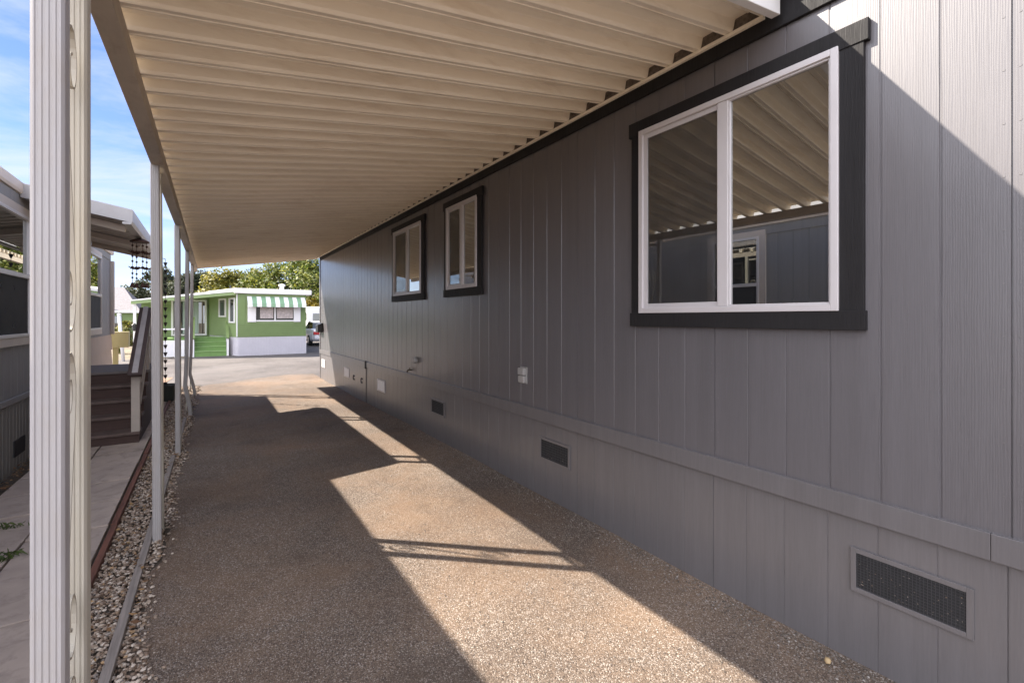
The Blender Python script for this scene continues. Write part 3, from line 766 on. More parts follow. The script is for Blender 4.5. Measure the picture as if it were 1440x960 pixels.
# right-hand rail: sloping then level
def rail(m_list, x, slope_top, y0, y1, z0, z1): pass
p0 = Vector((-0.755, 7.50, rise+0.76)); p1 = Vector((-0.755, 8.78, rise*5+0.92))
MB().box(-0.80, 7.55, rise, -0.712, 7.64, rise+0.72).build('rail_post', 'beige_wood', stt, bevel=0.003)
MB().box(-0.80, 8.70, rise*5, -0.712, 8.79, rise*5+0.86).build('rail_post', 'beige_wood', stt, bevel=0.003)
MB().box(-0.80, 9.88, rise*5, -0.712, 9.97, rise*5+0.86).build('rail_post', 'beige_wood', stt, bevel=0.003)
MB().bar(p0+Vector((0,-0.05,-0.03)), p1, 0.145, 0.04).build('handrail', 'brown_rail', stt, bevel=0.003)
MB().bar(p0+Vector((0,-0.03,0.005)), p1+Vector((0,0,0.024)), 0.06, 0.012).build('handrail_cap', 'rail_grey', stt, bevel=0.002)
MB().bar(p0+Vector((0.035,0.10,-0.38)), p1+Vector((0.035,-0.06,-0.46)), 0.03, 0.10).build('mid_rail', 'beige_wood', stt, bevel=0.002)
MB().bar(p0+Vector((0.05,0.06,-0.10)), p1+Vector((0.05,-0.06,-0.09)), 0.03, 0.09).build('mid_rail', 'beige_wood', stt, bevel=0.002)
MB().bar((-0.755,8.785,rise*5+0.915),(-0.755,10.0,rise*5+0.915), 0.145, 0.04).build('handrail', 'brown_rail', stt, bevel=0.003)
MB().bar((-0.72,8.79,rise*5+0.45),(-0.72,9.88,rise*5+0.45), 0.03, 0.09).build('mid_rail', 'beige_wood', stt, bevel=0.002)

# wind chime hanging under the canopy edge
wc = empty('wind_chime', (-0.78, 8.25, 2.12), 'rusty wind chime of small bells hanging from the entry canopy edge', 'wind chime')
top_z = 2.70
MB().lathe((-0.78,8.25,top_z), [(0.004,0.0),(0.11,0.0),(0.11,0.02),(0.05,0.05),(0.004,0.06)]).tube([(-0.78,8.25,top_z+0.055),(-0.78,8.25,top_z+0.13)],0.004,5).build('top_cap', 'rust', wc, smooth=False)
for k in range(4):
    a = k*math.pi/2 + 0.5; x, yv = -0.78+0.085*math.cos(a), 8.25+0.085*math.sin(a)
    s = MB().tube([(x,yv,top_z),(x,yv,top_z-0.58)], 0.003, 5)
    for j, zz in enumerate((0.05, 0.14, 0.20, 0.27, 0.36, 0.44, 0.50)):
        z = top_z - zz
        if j in (1, 4): # birds / leaves
            for q in range(3):
                b_ = q*2.1 + k
                s.add([(x,yv,z-0.012),(x+0.045*math.cos(b_-.3),yv+0.045*math.sin(b_-.3),z+0.018),(x+0.07*math.cos(b_),yv+0.07*math.sin(b_),z+0.006),(x+0.04*math.cos(b_+.35),yv+0.04*math.sin(b_+.35),z-0.018)], [(0,1,2,3)])
            s.ico((x,yv,z),0.022,(1,1,1.2))
        else: s.ico((x,yv,z), 0.014, (1,1,1.3))
    s.lathe((x,yv,top_z-0.60), [(0.036,-0.035),(0.024,-0.01),(0.014,0.025),(0.004,0.032)], 8)
    s.build('bell_string', 'rust', wc)

# rain chain with cups + pot
RX, RY = -0.655, 11.02
rc = empty('rain_chain', (RX, RY, 0.3), 'black rain chain of little cups hanging from the canopy gutter', 'rain chain')
MB().tube([(RX,RY,0.30),(RX,RY,2.78)], 0.004, 5).tube([(RX,RY,2.775),(RX-0.11,RY-0.10,2.80),(RX-0.11,RY-0.16,2.80)],0.006,5).build('chain', 'black_metal', rc)
cup0 = None
for k in range(17):
    z = 0.36 + k*0.145
    if cup0 is None:
        cup0 = MB().lathe((RX,RY,0.36), [(0.010,-0.040),(0.034,0.030),(0.030,0.030),(0.008,-0.03)], 10).build('cup', 'black_metal', rc)
    else:
        c = cup0.copy(); COL.objects.link(c); c.parent = rc; c.location = (0, 0, z-0.36)
pt = MB().lathe((RX+0.03,RY,0.0), [(0.11,0.03),(0.15,0.31),(0.165,0.31),(0.165,0.35),(0.14,0.35),(0.13,0.30),(0.02,0.29)], 20)
tag(pt.build('plant_pot', 'pot', bevel=0.0), 'dark empty pot on the ground under the rain chain', 'pot')

# ------------------------------------------------------------------ things near the street, left
ub = empty('utility_cabinet', (-1.62, 13.3, 0), 'pale yellow cabinet on a post at the end of the neighbour house', 'cabinet')
MB().box(-1.82,13.2,0.98,-1.44,13.42,1.33).build('box', 'util', ub, bevel=0.008)
MB().box(-1.72,13.27,-0.03,-1.63,13.36,0.979).build('post', 'util', ub, bevel=0.004)
wp = empty('white_post', (-2.68, 22.6, 0), 'thin leaning white post standing beyond the street', 'post')
MB().tube([(-2.62,22.6,-0.03),(-2.74,22.6,1.75)], 0.055, 10).build('shaft', 'tr_white', wp, smooth=True)
MB().lathe((-2.74,22.6,1.75), [(0.07,0.0),(0.07,0.03),(0.02,0.06)], 10).build('cap', 'tr_white', wp)

# ------------------------------------------------------------------ green trailer across the street
gt = empty('green_trailer', (1.5, 25, 0), 'lime green trailer home with white skirting and striped window awning across the street', 'trailer home')
C0 = (1.12, 22.9); C1 = (3.86, 22.9); C2 = (3.86, 34.0); C3 = (-2.0, 34.0); C4 = (0.10, 26.5)
foot = [C0, C1, C2, (0.10, 34.0), C4]
def scale_poly(poly, e):
    cx = sum(p[0] for p in poly)/len(poly); cy = sum(p[1] for p in poly)/len(poly)
    out = []
    for x, y in poly:
        d_ = math.hypot(x-cx, y-cy); out.append((x+(x-cx)/d_*e, y+(y-cy)/d_*e))
    return out
MB().prism(foot, 'z', 0.80, 2.70).build('wall', 'green', gt)
# horizontal lap ribs of the front wall
rb_ = MB()
for k in range(6): rb_.box(C0[0]+0.005, 22.885, 0.83+k*0.085, C1[0]-0.005, 22.899, 0.895+k*0.085)
rb_.build('lap_band', 'green_dark', gt, bevel=0.003)
fb = MB().box(1.13,22.875,1.34,1.42,22.899,2.69).box(3.62,22.875,1.34,3.855,22.899,2.69).box(1.42,22.88,1.34,3.62,22.899,1.40)
fb.build('front_panel', 'green_dark', gt, bevel=0.003)
# skirting with vertical ribs
skp = []
f2 = scale_poly(foot, -0.02)
MB().prism(f2, 'z', -0.03, 0.795).build('skirting', 'skirt_white', gt)
rb_ = MB()
k = 0
x = C0[0]+0.06
while x < C1[0]-0.04:
    rb_.box(x, 22.890, -0.02, x+0.05, 22.912, 0.79); x += 0.11
sd = Vector((C4[0]-C0[0], C4[1]-C0[1], 0)); Ls = sd.length; sd.normalize(); nrm = Vector((-sd.y, sd.x, 0))
if nrm.x > 0: nrm = -nrm
for k in range(30):
    q = Vector((C0[0], C0[1], 0)) + sd*(0.08+k*0.115)
    rb_.bar(q + Vector((0,0,0.385)) - nrm*0.012, q + sd*0.055 + Vector((0,0,0.385)) - nrm*0.012, 0.03, 0.80)
rb_.build('skirting_ribs', 'skirt_white', gt)
# trailer roof with white fascia
rp = [(C0[0]-0.10,22.72),(C1[0]+0.22,22.72),(C1[0]+0.22,34.2),(0.0,34.2),(C4[0]-0.1,26.5)]
MB().prism(rp, 'z', 2.70, 2.92).build('roof', 'tr_white', gt, bevel=0.03)
MB().lathe((3.05,24.5,2.92), [(0.09,0),(0.09,0.25),(0.15,0.26),(0.15,0.33),(0.05,0.36)], 12).build('roof_vent', 'tr_white', gt)
MB().tube([(0.9,24.0,2.92),(0.9,24.0,3.10)], 0.03, 8).build('vent_pipe', 'black_metal', gt)
# front window: curtains, frame, shutters, striped awning
fw = MB().box(1.75,22.86,1.48,3.40,22.899,1.54).box(1.75,22.86,2.24,3.40,22.899,2.30).box(1.75,22.86,1.54,1.80,22.899,2.24).box(3.35,22.86,1.54,3.40,22.899,2.24).box(2.54,22.865,1.54,2.60,22.899,2.24)
fw = fw.build('front_window', 'tr_white', gt)
MB().box(1.80,22.893,1.54,2.54,22.898,2.24).box(2.60,22.893,1.54,3.35,22.898,2.24).build('pane', 'glass_far', fw)
cu = MB()
for (a, b_) in ((1.98,2.50),(2.64,3.30)):
    n_ = 16
    ring0 = [(a+(b_-a)*i/n_, 22.884+0.006*math.sin(i*1.9), 1.62) for i in range(n_+1)]
    cu.loft([ring0, [(x, y, 2.16) for x, y, z in ring0]], caps=False, close=False)
cu.build('curtain', 'lace', fw, fix=False)
for (a, b_) in ((1.50,1.82),(3.33,3.62)):
    MB().box(a,22.835,1.46,b_,22.859,2.20).build('shutter', 'tr_white', gt, bevel=0.005)
NSr = 13; ax0, ax1 = 1.48, 3.80
for i in range(NSr):
    a = ax0 + (ax1-ax0)*i/NSr; b_ = ax0 + (ax1-ax0)*(i+1)/NSr - 0.002
    prof_a = [(22.872, 2.585), (22.60, 2.40), (22.45, 2.26), (22.43, 2.12), (22.445, 2.12), (22.466, 2.255), (22.61, 2.385), (22.872, 2.57)]
    MB().prism(prof_a, 'x', a, b_).build('awning_stripe', 'tr_white' if i % 2 == 0 else 'awn_green', gt)
# side wall windows
def side_rect(m, t0, t1, z0, z1, off0, off1):
    P = lambda t, o_: Vector((C0[0], C0[1], 0)) + sd*t + nrm*o_
    a, b_, c, d_ = P(t0,off0), P(t1,off0), P(t1,off1), P(t0,off1)
    m.hexa([(*a.xy,z0),(*b_.xy,z0),(*c.xy,z0),(*d_.xy,z0),(*a.xy,z1),(*b_.xy,z1),(*c.xy,z1),(*d_.xy,z1)])
for (t0, t1, z0, z1) in ((0.25, 0.95, 1.42, 2.52), (1.35, 2.25, 1.68, 2.52)):
    m = MB()
    side_rect(m, t0, t1, z0, z0+0.06, 0.002, 0.04); side_rect(m, t0, t1, z1-0.06, z1, 0.002, 0.04)
    side_rect(m, t0, t0+0.09, z0+0.06, z1-0.06, 0.002, 0.04); side_rect(m, t1-0.09, t1, z0+0.06, z1-0.06, 0.002, 0.04)
    w = m.build('side_window', 'tr_white', gt)
    m = MB(); side_rect(m, t0+0.09, t1-0.09, z0+0.06, z1-0.06, 0.003, 0.012); m.build('pane', 'glass_far', w)
m = MB(); side_rect(m, -0.02, 0.05, 0.82, 2.69, 0.002, 0.03); m.build('corner_strip', 'tr_white', gt)
# annex: back wall with the sliding glass door, sloping roof, posts
MB().box(-2.45, 26.5, 0.0, 0.09, 33.9, 2.28).build('annex_wall', 'green_dark', gt)
MB().hexa([(-2.45,26.5,2.285),(0.09,26.5,2.285),(0.09,33.9,2.285),(-2.45,33.9,2.285),(-2.45,26.5,2.33),(0.09,26.5,2.66),(0.09,33.9,2.66),(-2.45,33.9,2.33)]).build('annex_gable', 'green', gt)
sdoor = MB().box(-1.36,26.44,0.80,-1.28,26.499,2.50).box(-0.06,26.44,0.80,0.02,26.499,2.50).box(-1.28,26.44,0.80,-0.06,26.499,0.88).box(-1.28,26.44,2.42,-0.06,26.499,2.50).box(-0.70,26.45,0.88,-0.63,26.499,2.42)
sdoor = sdoor.build('sliding_door', 'tr_white', gt)
MB().box(-1.28,26.485,0.88,-0.70,26.497,2.42).box(-0.63,26.485,0.88,-0.06,26.497,2.42).build('pane', 'glass_far', sdoor)
cu = MB(); ring0 = [(-0.92+0.62*i/20, 26.476+0.006*math.sin(i*1.7), 0.90) for i in range(21)]
cu.loft([ring0, [(x, y, 2.40) for x, y, z in ring0]], caps=False, close=False); cu.build('curtain', 'curtain', sdoor, fix=False)
ar = MB().hexa([(-2.58,24.1,2.33),(1.12,22.80,2.78),(0.06,26.45,2.735),(-2.58,34.0,2.33),(-2.58,24.1,2.375),(1.12,22.80,2.90),(0.06,26.45,2.86),(-2.58,34.0,2.375)])
ar.build('annex_roof', 'tr_white', gt)
af = MB().hexa([(-2.56,24.12,2.20),(1.08,22.84,2.64),(1.08,22.87,2.64),(-2.56,24.15,2.20),(-2.56,24.12,2.33),(1.08,22.84,2.774),(1.08,22.87,2.774),(-2.56,24.15,2.33)])
af.build('annex_fascia', 'green', gt)
for x in (-1.62, -2.45): MB().box(x-0.05,24.22+(x+2.45)*-0.25,-0.02,x+0.05,24.32+(x+2.45)*-0.25,2.33+(x+2.58)*0.115).build('porch_post', 'tr_white', gt, bevel=0.005)
MB().box(-2.4, 24.4, 0.0, 0.55, 26.43, 0.76).build('porch_deck', 'green_step', gt)
lm = empty('porch_lantern', (-2.45, 24.12, 1.1), 'small black lantern on the white porch post left of the fence', 'lantern')
MB().lathe((-2.45,24.10,1.1), [(0.03,0.0),(0.07,0.05),(0.08,0.22),(0.10,0.24),(0.02,0.32)], 6).box(-2.47,24.10,1.34,-2.43,24.222,1.38).build('lantern_body', 'lamp_black', lm)

# trailer porch steps with white railings
ps = empty('porch_steps', (0.2, 23.6, 0), 'green wooden steps with white side rails leading to the trailer porch', 'steps')
for k in range(4):
    y0 = 23.38 + k*0.28
    MB().box(-0.42, y0, -0.02, 0.74, y0+0.279 if k < 3 else 24.39, 0.19*(k+1)).build('step', 'green_step', ps, bevel=0.004)
    MB().box(-0.42, y0-0.035, 0.19*(k+1)+0.001, 0.74, y0+0.20, 0.19*(k+1)+0.03).build('tread_board', 'green_nose', bpy.context.scene.objects[[o.name for o in COL.objects if o.parent == ps and o.name.startswith('step')][-1]], bevel=0.006)
for x, lab in ((0.78, 0), (-0.46, 1)):
    MB().box(x-0.04,23.34,-0.02,x+0.04,23.42,0.72).build('rail_post', 'tr_white', ps, bevel=0.004)
    MB().box(x-0.04,24.40,0.0,x+0.04,24.48,1.62).build('rail_post', 'tr_white', ps, bevel=0.004)
    MB().bar((x,23.28,0.76),(x,24.44,1.66),0.11,0.05).build('handrail', 'green', ps)
    MB().hexa([(x-0.015,23.42,0.0),(x+0.015,23.42,0.0),(x+0.015,24.40,0.76),(x-0.015,24.40,0.76),(x-0.015,23.42,0.60),(x+0.015,23.42,0.60),(x+0.015,24.40,1.40),(x-0.015,24.40,1.40)]).build('side_panel', 'tr_white', ps)
# white porch fence left of the steps
pf = empty('porch_fence', (-1.1, 23.5, 0), 'white board fence with open top along the green trailer porch', 'fence')
for x in (-0.60, -1.05, -1.52, -2.0): MB().box(x-0.045,23.46,-0.02,x+0.045,23.55,1.25).build('fence_post', 'tr_white', pf, bevel=0.004)
for a, b_ in ((-1.475,-1.095),(-1.005,-0.645)):
    MB().box(a,23.48,0.02,b_,23.53,0.70).build('board_panel', 'tr_white', pf)
    MB().box(a,23.47,1.14,b_,23.54,1.20).build('top_rail', 'tr_white', pf)
MB().box(-1.955,23.48,0.02,-1.565,23.53,1.42).build('board_panel', 'tr_white', pf)

# ------------------------------------------------------------------ grey-roofed home further left with a dish
gh = empty('grey_roofed_home', (-6.0, 40, 0), 'low green home with grey shingle roof and white fascia far left', 'house')
MB().box(-11,36.5,-0.03,-3.7,43.5,1.95).build('wall', 'green_dark', gh)
MB().prism([(-11.3,1.955),(-3.4,1.955),(-3.4,2.10),(-11.3,2.10)], 'y', 36.2, 43.8).build('fascia', 'tr_white', gh)
MB().add([(-11.3,36.2,2.101),(-3.4,36.2,2.101),(-3.4,43.8,2.101),(-11.3,43.8,2.101),(-9.5,40,3.7),(-4.6,40,3.7)], [(0,1,5,4),(1,2,5),(2,3,4,5),(3,0,4),(0,3,2,1)]).build('roof', 'nbr_roof', gh)
MB().box(-5.4,36.45,0.95,-4.3,36.499,1.75).build('window', 'glass_far', gh)
dsx, dsy, dsz = -5.5, 36.6, 2.7
ds = empty('satellite_dish', (dsx, dsy, 2.2), 'grey satellite dish on the roof of the low green home', 'satellite dish')
ring = []
ax = Vector((0.75,-0.6,0.35)).normalized(); e1 = ax.cross(Vector((0,0,1))).normalized(); e2 = e1.cross(ax)
cen = Vector((dsx,dsy,dsz+0.25))
rr_ = [[cen + ax*(0.35*r_*r_) + (e1*math.cos(a)+e2*math.sin(a))*r_ for a in [2*math.pi*k/20 for k in range(20)]] for r_ in (0.02,0.15,0.28,0.38,0.42)]
MB().loft(rr_, caps=False).build('reflector', 'aluminium', ds, smooth=True, fix=False)
MB().tube([cen - ax*0.02, cen - ax*0.1, (dsx,dsy,2.16)], 0.03, 8).tube([cen - e2*0.38, cen + ax*0.42], 0.014, 6).build('mount', 'aluminium', ds)

# ------------------------------------------------------------------ silver car parked beyond the trailer (faces away)
car = empty('parked_car', (5.92, 30.4, 0), 'silver sedan parked beside the green trailer, tail towards the street', 'car')
def car_body():
    # stations along y (local, tail at -2.2): (y, half width low, half width high, z sill, z belt)
    st_ = [(-2.22,0.70,0.66,0.36,0.80),(-2.10,0.82,0.76,0.28,0.98),(-1.6,0.87,0.80,0.24,1.02),(-0.9,0.88,0.81,0.22,0.98),(0.4,0.88,0.81,0.22,0.95),(1.3,0.87,0.79,0.23,0.92),(1.95,0.82,0.70,0.27,0.80),(2.25,0.66,0.55,0.38,0.62)]
    m = MB(); rings = []
    for y, wl, wh, z0, z1 in st_:
        rings.append([(5.92+s*w_, 30.4+y, z) for s, w_, z in ((-1,wl*.9,z0),(-1,wl,z0+0.12),(-1,wl,z0+(z1-z0)*.6),(-1,wh,z1-0.04),(-1,wh*.86,z1),(1,wh*.86,z1),(1,wh,z1-0.04),(1,wl,z0+(z1-z0)*.6),(1,wl,z0+0.12),(1,wl*.9,z0))])
    m.loft(rings); return m
cb = car_body().build('body', 'car_paint', car, smooth=False, bevel=0.03)
cab = [(-1.55,0.70,1.00),(-0.95,0.58,1.36),(0.05,0.58,1.42),(0.55,0.60,1.33),(1.15,0.70,0.95)]
MB().loft([[(5.92-w_,30.4+y,0.93),(5.92-w_*.985,30.4+y,z),(5.92+w_*.985,30.4+y,z),(5.92+w_,30.4+y,0.93)] for y, w_, z in cab]).build('cabin', 'glass_far', car, bevel=0.02)
MB().loft([[(5.92-w_,30.4+y,z-0.02),(5.92-w_,30.4+y,z+0.02),(5.92+w_,30.4+y,z+0.02),(5.92+w_,30.4+y,z-0.02)] for y, w_, z in ((-0.98,0.59,1.36),(0.05,0.60,1.42),(0.52,0.61,1.34))]).build('car_roof', 'car_paint', car, bevel=0.01)
for sx_ in (-1, 1):
    MB().box(5.92+sx_*0.44,28.13,0.66,5.92+sx_*0.775,28.34,0.84).build('tail_light', 'tail', car, bevel=0.02)
    for yy in (29.05, 31.75):
        xx = 5.92+sx_*0.80
        def wheel_ring(x, r): return [(x, yy+r*math.cos(2*math.pi*k/24), 0.315+r*math.sin(2*math.pi*k/24)) for k in range(24)]
        w = MB().loft([wheel_ring(xx-0.10,0.27),wheel_ring(xx-0.10,0.315),wheel_ring(xx+0.10,0.315),wheel_ring(xx+0.10,0.27)]).build('wheel', 'tyre', car)
        MB().loft([wheel_ring(xx-0.107,0.20),wheel_ring(xx+0.107,0.20)]).build('rim', 'rim', w)
MB().box(5.92-0.74,28.09,0.40,5.92+0.74,28.24,0.60).build('bumper', 'car_paint', car, bevel=0.04)
MB().box(5.92-0.26,28.15,0.68,5.92+0.26,28.30,0.80).build('number_plate', 'tr_white', car)
# white camper van behind it
van = empty('white_van', (7.6, 40, 0), 'tall white box van parked behind the silver car', 'van')
MB().prism([(38.0,0.45),(38.0,2.40),(38.12,2.52),(42.2,2.52),(42.6,1.6),(43.3,1.35),(43.4,0.5)], 'x', 6.55, 8.65).build('body', 'van_white', van, bevel=0.05)
MB().box(6.9,37.985,1.35,7.45,37.999,2.0).box(7.75,37.985,1.35,8.3,37.999,2.0).build('rear_window', 'glass_far', van)
MB().box(6.535,38.5,1.45,6.549,39.6,2.05).build('side_window', 'glass_far', van)
for sx_ in (6.7, 8.5):
    for yy in (39.0, 42.4):
        rg_ = lambda x, r: [(x, yy+r*math.cos(2*math.pi*k/20), 0.33+r*math.sin(2*math.pi*k/20)) for k in range(20)]
        MB().loft([rg_(sx_-0.12,0.34), rg_(sx_+0.12,0.34)]).build('wheel', 'tyre', van)
for xx in (6.62, 8.42): MB().box(xx,37.97,0.8,xx+0.14,37.999,1.2).build('tail_light', 'tail', van)

# ------------------------------------------------------------------ trees
def tree(x, y, h, r, mat, label, seed, leaf=0.16, n=13000, base=0.2, clumps=46, name='broadleaf_tree', group='trees beyond the street'):
    q = random.Random(seed)
    t = empty(name, (x, y, -0.03), label, 'tree', group)
    tk = MB(); pts = [(x, y, -0.03)]
    px, py = x, y
    for k in range(1, 6):
        px += q.uniform(-.15, .15); py += q.uniform(-.15, .15); pts.append((px, py, h*0.13*k))
    tk.tube(pts, [h*0.035*(1-0.13*k) for k in range(6)], 8)
    cl = []
    for k in range(clumps):
        th = q.uniform(0, 6.283); u = q.random()**0.6; zz = q.uniform(base, 1.0)
        env = math.sin(math.pi*min(1, max(0.0, (zz-base)/(1-base)*0.80+0.16)))**0.7
        rad = r*u*env
        cl.append(Vector((x+rad*math.cos(th), y+rad*math.sin(th), h*zz*q.uniform(0.86,0.96))))
    for c in cl[:10]:
        a = Vector(pts[q.randint(2, 5)]); mid = (a+c)/2 + Vector((q.uniform(-.3,.3), q.uniform(-.3,.3), 0.2))
        tk.tube([a, mid, c], [h*0.012, h*0.008, h*0.004], 5)
    tk.build('trunk', 'bark', t, smooth=True)
    lv = MB(); V = lv.v; F = lv.f
    for k in range(n):
        c = cl[k % clumps]; cr = r*(0.24 + 0.16*((k % clumps)*37 % 10)/10)
        d_ = Vector((q.gauss(0,1), q.gauss(0,1), q.gauss(0,0.75)))
        d_.normalize(); d_ *= cr*(q.random()**0.45)
        pnt = c + d_
        a = Vector((q.uniform(-1,1), q.uniform(-1,1), q.uniform(-.8,.8))).normalized(); b_ = a.orthogonal().normalized()
        s1 = leaf*q.uniform(0.6, 1.3); s2 = s1*0.55
        i = len(V)
        V.extend((pnt-a*s1, pnt-b_*s2, pnt+a*s1, pnt+b_*s2)); F.append((i, i+1, i+2, i+3))
    lv.build('crown', mat, t, fix=False)
    return t
def pos(px, dpt):    # a spot at camera depth dpt on the bearing of a photo column
    u = (px-720)/636*dpt; th = math.atan(430/636)
    return dpt*math.sin(th)+u*math.cos(th), dpt*math.cos(th)-u*math.sin(th)
TR = [
 (428, 44, 7.3, 4.2, 'leaf_green', 'large rounded bright green tree behind the right end of the green trailer', 11, 'broadleaf_tree'),
 (388, 47, 7.2, 3.6, 'leaf_green', 'green tree with a yellowish top behind the green trailer roof vent', 12, 'broadleaf_tree'),
 (354, 48, 6.9, 3.4, 'leaf_yellow', 'yellow green loose tree behind the middle of the green trailer', 13, 'broadleaf_tree'),
 (320, 46, 6.4, 3.0, 'leaf_yellow', 'smaller yellow green tree behind the trailer corner', 14, 'broadleaf_tree'),
 (292, 52, 7.0, 3.4, 'leaf_dark', 'dark olive tree above the sliding door of the green trailer', 15, 'broadleaf_tree'),
 (262, 50, 6.6, 2.4, 'leaf_dark', 'dark tree seen between the two farthest carport posts', 16, 'broadleaf_tree'),
 (224, 55, 7.6, 2.9, 'leaf_dark', 'tall dark grey green tree behind the second carport post', 17, 'broadleaf_tree'),
 (452, 50, 7.0, 3.2, 'leaf_green', 'green tree partly hidden by the end of the grey wall', 18, 'broadleaf_tree'),
]
for (px, dp, h, r, mt, lab, sd_, nm) in TR:
    x, y = pos(px, dp); tree(x, y, h, r, mt, lab, sd_, name=nm)
x, y = pos(441, 41)
tree(x, y, 3.8, 1.5, 'leaf_gold', 'golden yellow shrub above the white van', 21, leaf=0.11, n=5000, base=0.12, clumps=22, name='golden_shrub', group='shrubs beyond the street')
x, y = pos(183, 27.0)
tree(x, y, 1.5, 0.8, 'leaf_yellow', 'low yellow green bush in front of the low green home', 22, leaf=0.06, n=2600, base=0.08, clumps=16, name='garden_shrub', group='shrubs beyond the street')
x, y = pos(163, 21.0)
tree(x, y, 1.25, 0.55, 'leaf_yellow', 'small bush beside the pale yellow cabinet', 23, leaf=0.05, n=1800, base=0.08, clumps=12, name='garden_shrub', group='shrubs beyond the street')
for i, (px, dp, h) in enumerate(((172,85,7.0),(196,78,6.0),(338,80,8.5),(375,85,8.8))):
    x, y = pos(px, dp)
    tree(x, y, h, 4.5, 'leaf_dark', ['far dark tree above the satellite dish','far dark tree left of the wind chime','distant dark tree behind the yellow green trees','distant dark tree behind the green trees'][i], 40+i, leaf=0.26, n=5000, base=0.1, clumps=24)

# ------------------------------------------------------------------ world, sun, camera
w = bpy.data.worlds.new('World'); scene.world = w; w.use_nodes = True
nt = w.node_tree; bg = nt.nodes['Background']
AZ = R(40.5); EL = math.atan(KX*math.cos(AZ))
sky = nt.nodes.new('ShaderNodeTexSky'); sky.sky_type = 'NISHITA'; sky.sun_disc = False
sky.sun_elevation = EL; sky.sun_rotation = math.atan2(-math.cos(AZ), math.sin(AZ)) % (2*math.pi)
sky.air_density = 1.0; sky.dust_density = 0.0; sky.ozone_density = 3.0
tc = nt.nodes.new('ShaderNodeTexCoord'); sp = nt.nodes.new('ShaderNodeSeparateXYZ'); nt.links.new(tc.outputs['Generated'], sp.inputs[0])
ad_ = nt.nodes.new('ShaderNodeMath'); ad_.operation = 'ADD'; ad_.inputs[1].default_value = 0.18; nt.links.new(sp.outputs[2], ad_.inputs[0])
mx_ = nt.nodes.new('ShaderNodeMath'); mx_.operation = 'MAXIMUM'; mx_.inputs[1].default_value = 0.05; nt.links.new(ad_.outputs[0], mx_.inputs[0])
dv = nt.nodes.new('ShaderNodeVectorMath'); dv.operation = 'DIVIDE'; nt.links.new(tc.outputs['Generated'], dv.inputs[0])
cb_ = nt.nodes.new('ShaderNodeCombineXYZ')
for i in range(3): nt.links.new(mx_.outputs[0], cb_.inputs[i])
nt.links.new(cb_.outputs[0], dv.inputs[1])
mp = nt.nodes.new('ShaderNodeMapping'); mp.inputs['Rotation'].default_value = (0, 0, 0.5); mp.inputs['Scale'].default_value = (0.9, 1.7, 0.0); mp.inputs['Location'].default_value = (0.3, 1.7, 0)
nt.links.new(dv.outputs[0], mp.inputs[0])
nz = nt.nodes.new('ShaderNodeTexNoise'); nz.inputs['Scale'].default_value = 1.2; nz.inputs['Detail'].default_value = 9; nz.inputs['Roughness'].default_value = 0.62; nz.inputs['Distortion'].default_value = 0.4
nt.links.new(mp.outputs[0], nz.inputs['Vector'])
cr = nt.nodes.new('ShaderNodeValToRGB'); cr.color_ramp.elements[0].position = 0.40; cr.color_ramp.elements[1].position = 0.68
cr.color_ramp.elements[1].color = (0.85, 0.85, 0.85, 1)
nt.links.new(nz.outputs['Fac'], cr.inputs['Fac'])
mxn = nt.nodes.new('ShaderNodeMix'); mxn.data_type = 'RGBA'
nt.links.new(cr.outputs['Color'], mxn.inputs[0]); tn = nt.nodes.new('ShaderNodeMix'); tn.data_type = 'RGBA'; tn.blend_type = 'MULTIPLY'; tn.inputs[0].default_value = 1.0
nt.links.new(sky.outputs[0], tn.inputs[6]); tn.inputs[7].default_value = (0.66, 0.655, 0.86, 1)
nt.links.new(tn.outputs[2], mxn.inputs[6]); mxn.inputs[7].default_value = (4.0, 4.2, 4.6, 1)
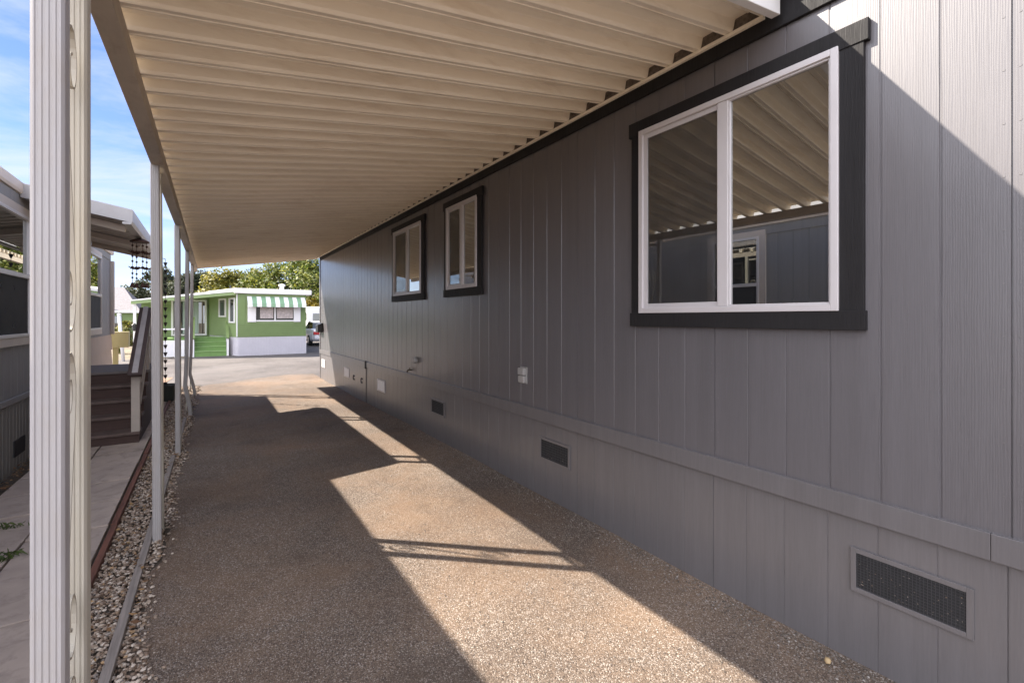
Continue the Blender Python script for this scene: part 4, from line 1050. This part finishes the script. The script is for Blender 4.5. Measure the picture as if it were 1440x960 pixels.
# bright cloud bank added out of view, behind and left, to fill the shade
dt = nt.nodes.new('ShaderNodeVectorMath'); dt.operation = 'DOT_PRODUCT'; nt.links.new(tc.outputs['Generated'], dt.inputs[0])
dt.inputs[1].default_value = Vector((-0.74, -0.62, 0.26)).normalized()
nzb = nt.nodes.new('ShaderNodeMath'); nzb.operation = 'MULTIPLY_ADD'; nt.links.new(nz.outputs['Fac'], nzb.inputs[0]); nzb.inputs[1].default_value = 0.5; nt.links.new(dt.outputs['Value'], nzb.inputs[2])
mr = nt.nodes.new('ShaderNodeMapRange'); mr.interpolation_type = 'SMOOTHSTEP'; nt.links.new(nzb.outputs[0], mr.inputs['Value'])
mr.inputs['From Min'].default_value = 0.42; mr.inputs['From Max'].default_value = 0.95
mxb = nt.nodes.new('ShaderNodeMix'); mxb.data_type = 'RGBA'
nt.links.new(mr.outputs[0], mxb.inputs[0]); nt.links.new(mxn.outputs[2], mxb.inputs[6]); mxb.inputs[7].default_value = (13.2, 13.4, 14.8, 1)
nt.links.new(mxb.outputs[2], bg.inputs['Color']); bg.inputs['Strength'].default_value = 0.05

sl = bpy.data.lights.new('sun', 'SUN'); sl.energy = 3.3; sl.angle = R(0.5); sl.color = (1.0, 0.91, 0.79)
so = bpy.data.objects.new('sun', sl); COL.objects.link(so)
dirv = Vector((math.cos(AZ), -math.sin(AZ), -KX*math.cos(AZ))).normalized()
so.rotation_euler = dirv.to_track_quat('-Z', 'Y').to_euler(); so.location = (-20, 25, 20)

cam = bpy.data.cameras.new('camera'); co_ = bpy.data.objects.new('camera', cam); COL.objects.link(co_)
cam.sensor_width = 36; cam.lens = 636/1440*36; cam.shift_y = -33/1440; cam.clip_end = 600; cam.clip_start = 0.05
co_.location = (0, 0, H); co_.rotation_euler = (R(90), 0, -math.atan(430/636))
scene.camera = co_

scene.render.engine = 'CYCLES'
scene.cycles.max_bounces = 12; scene.cycles.diffuse_bounces = 9; scene.cycles.glossy_bounces = 4; scene.cycles.transparent_max_bounces = 8
scene.cycles.use_denoising = True
scene.view_settings.view_transform = 'Standard'; scene.view_settings.look = 'None'; scene.view_settings.gamma = 1
scene.view_settings.exposure = 2.3
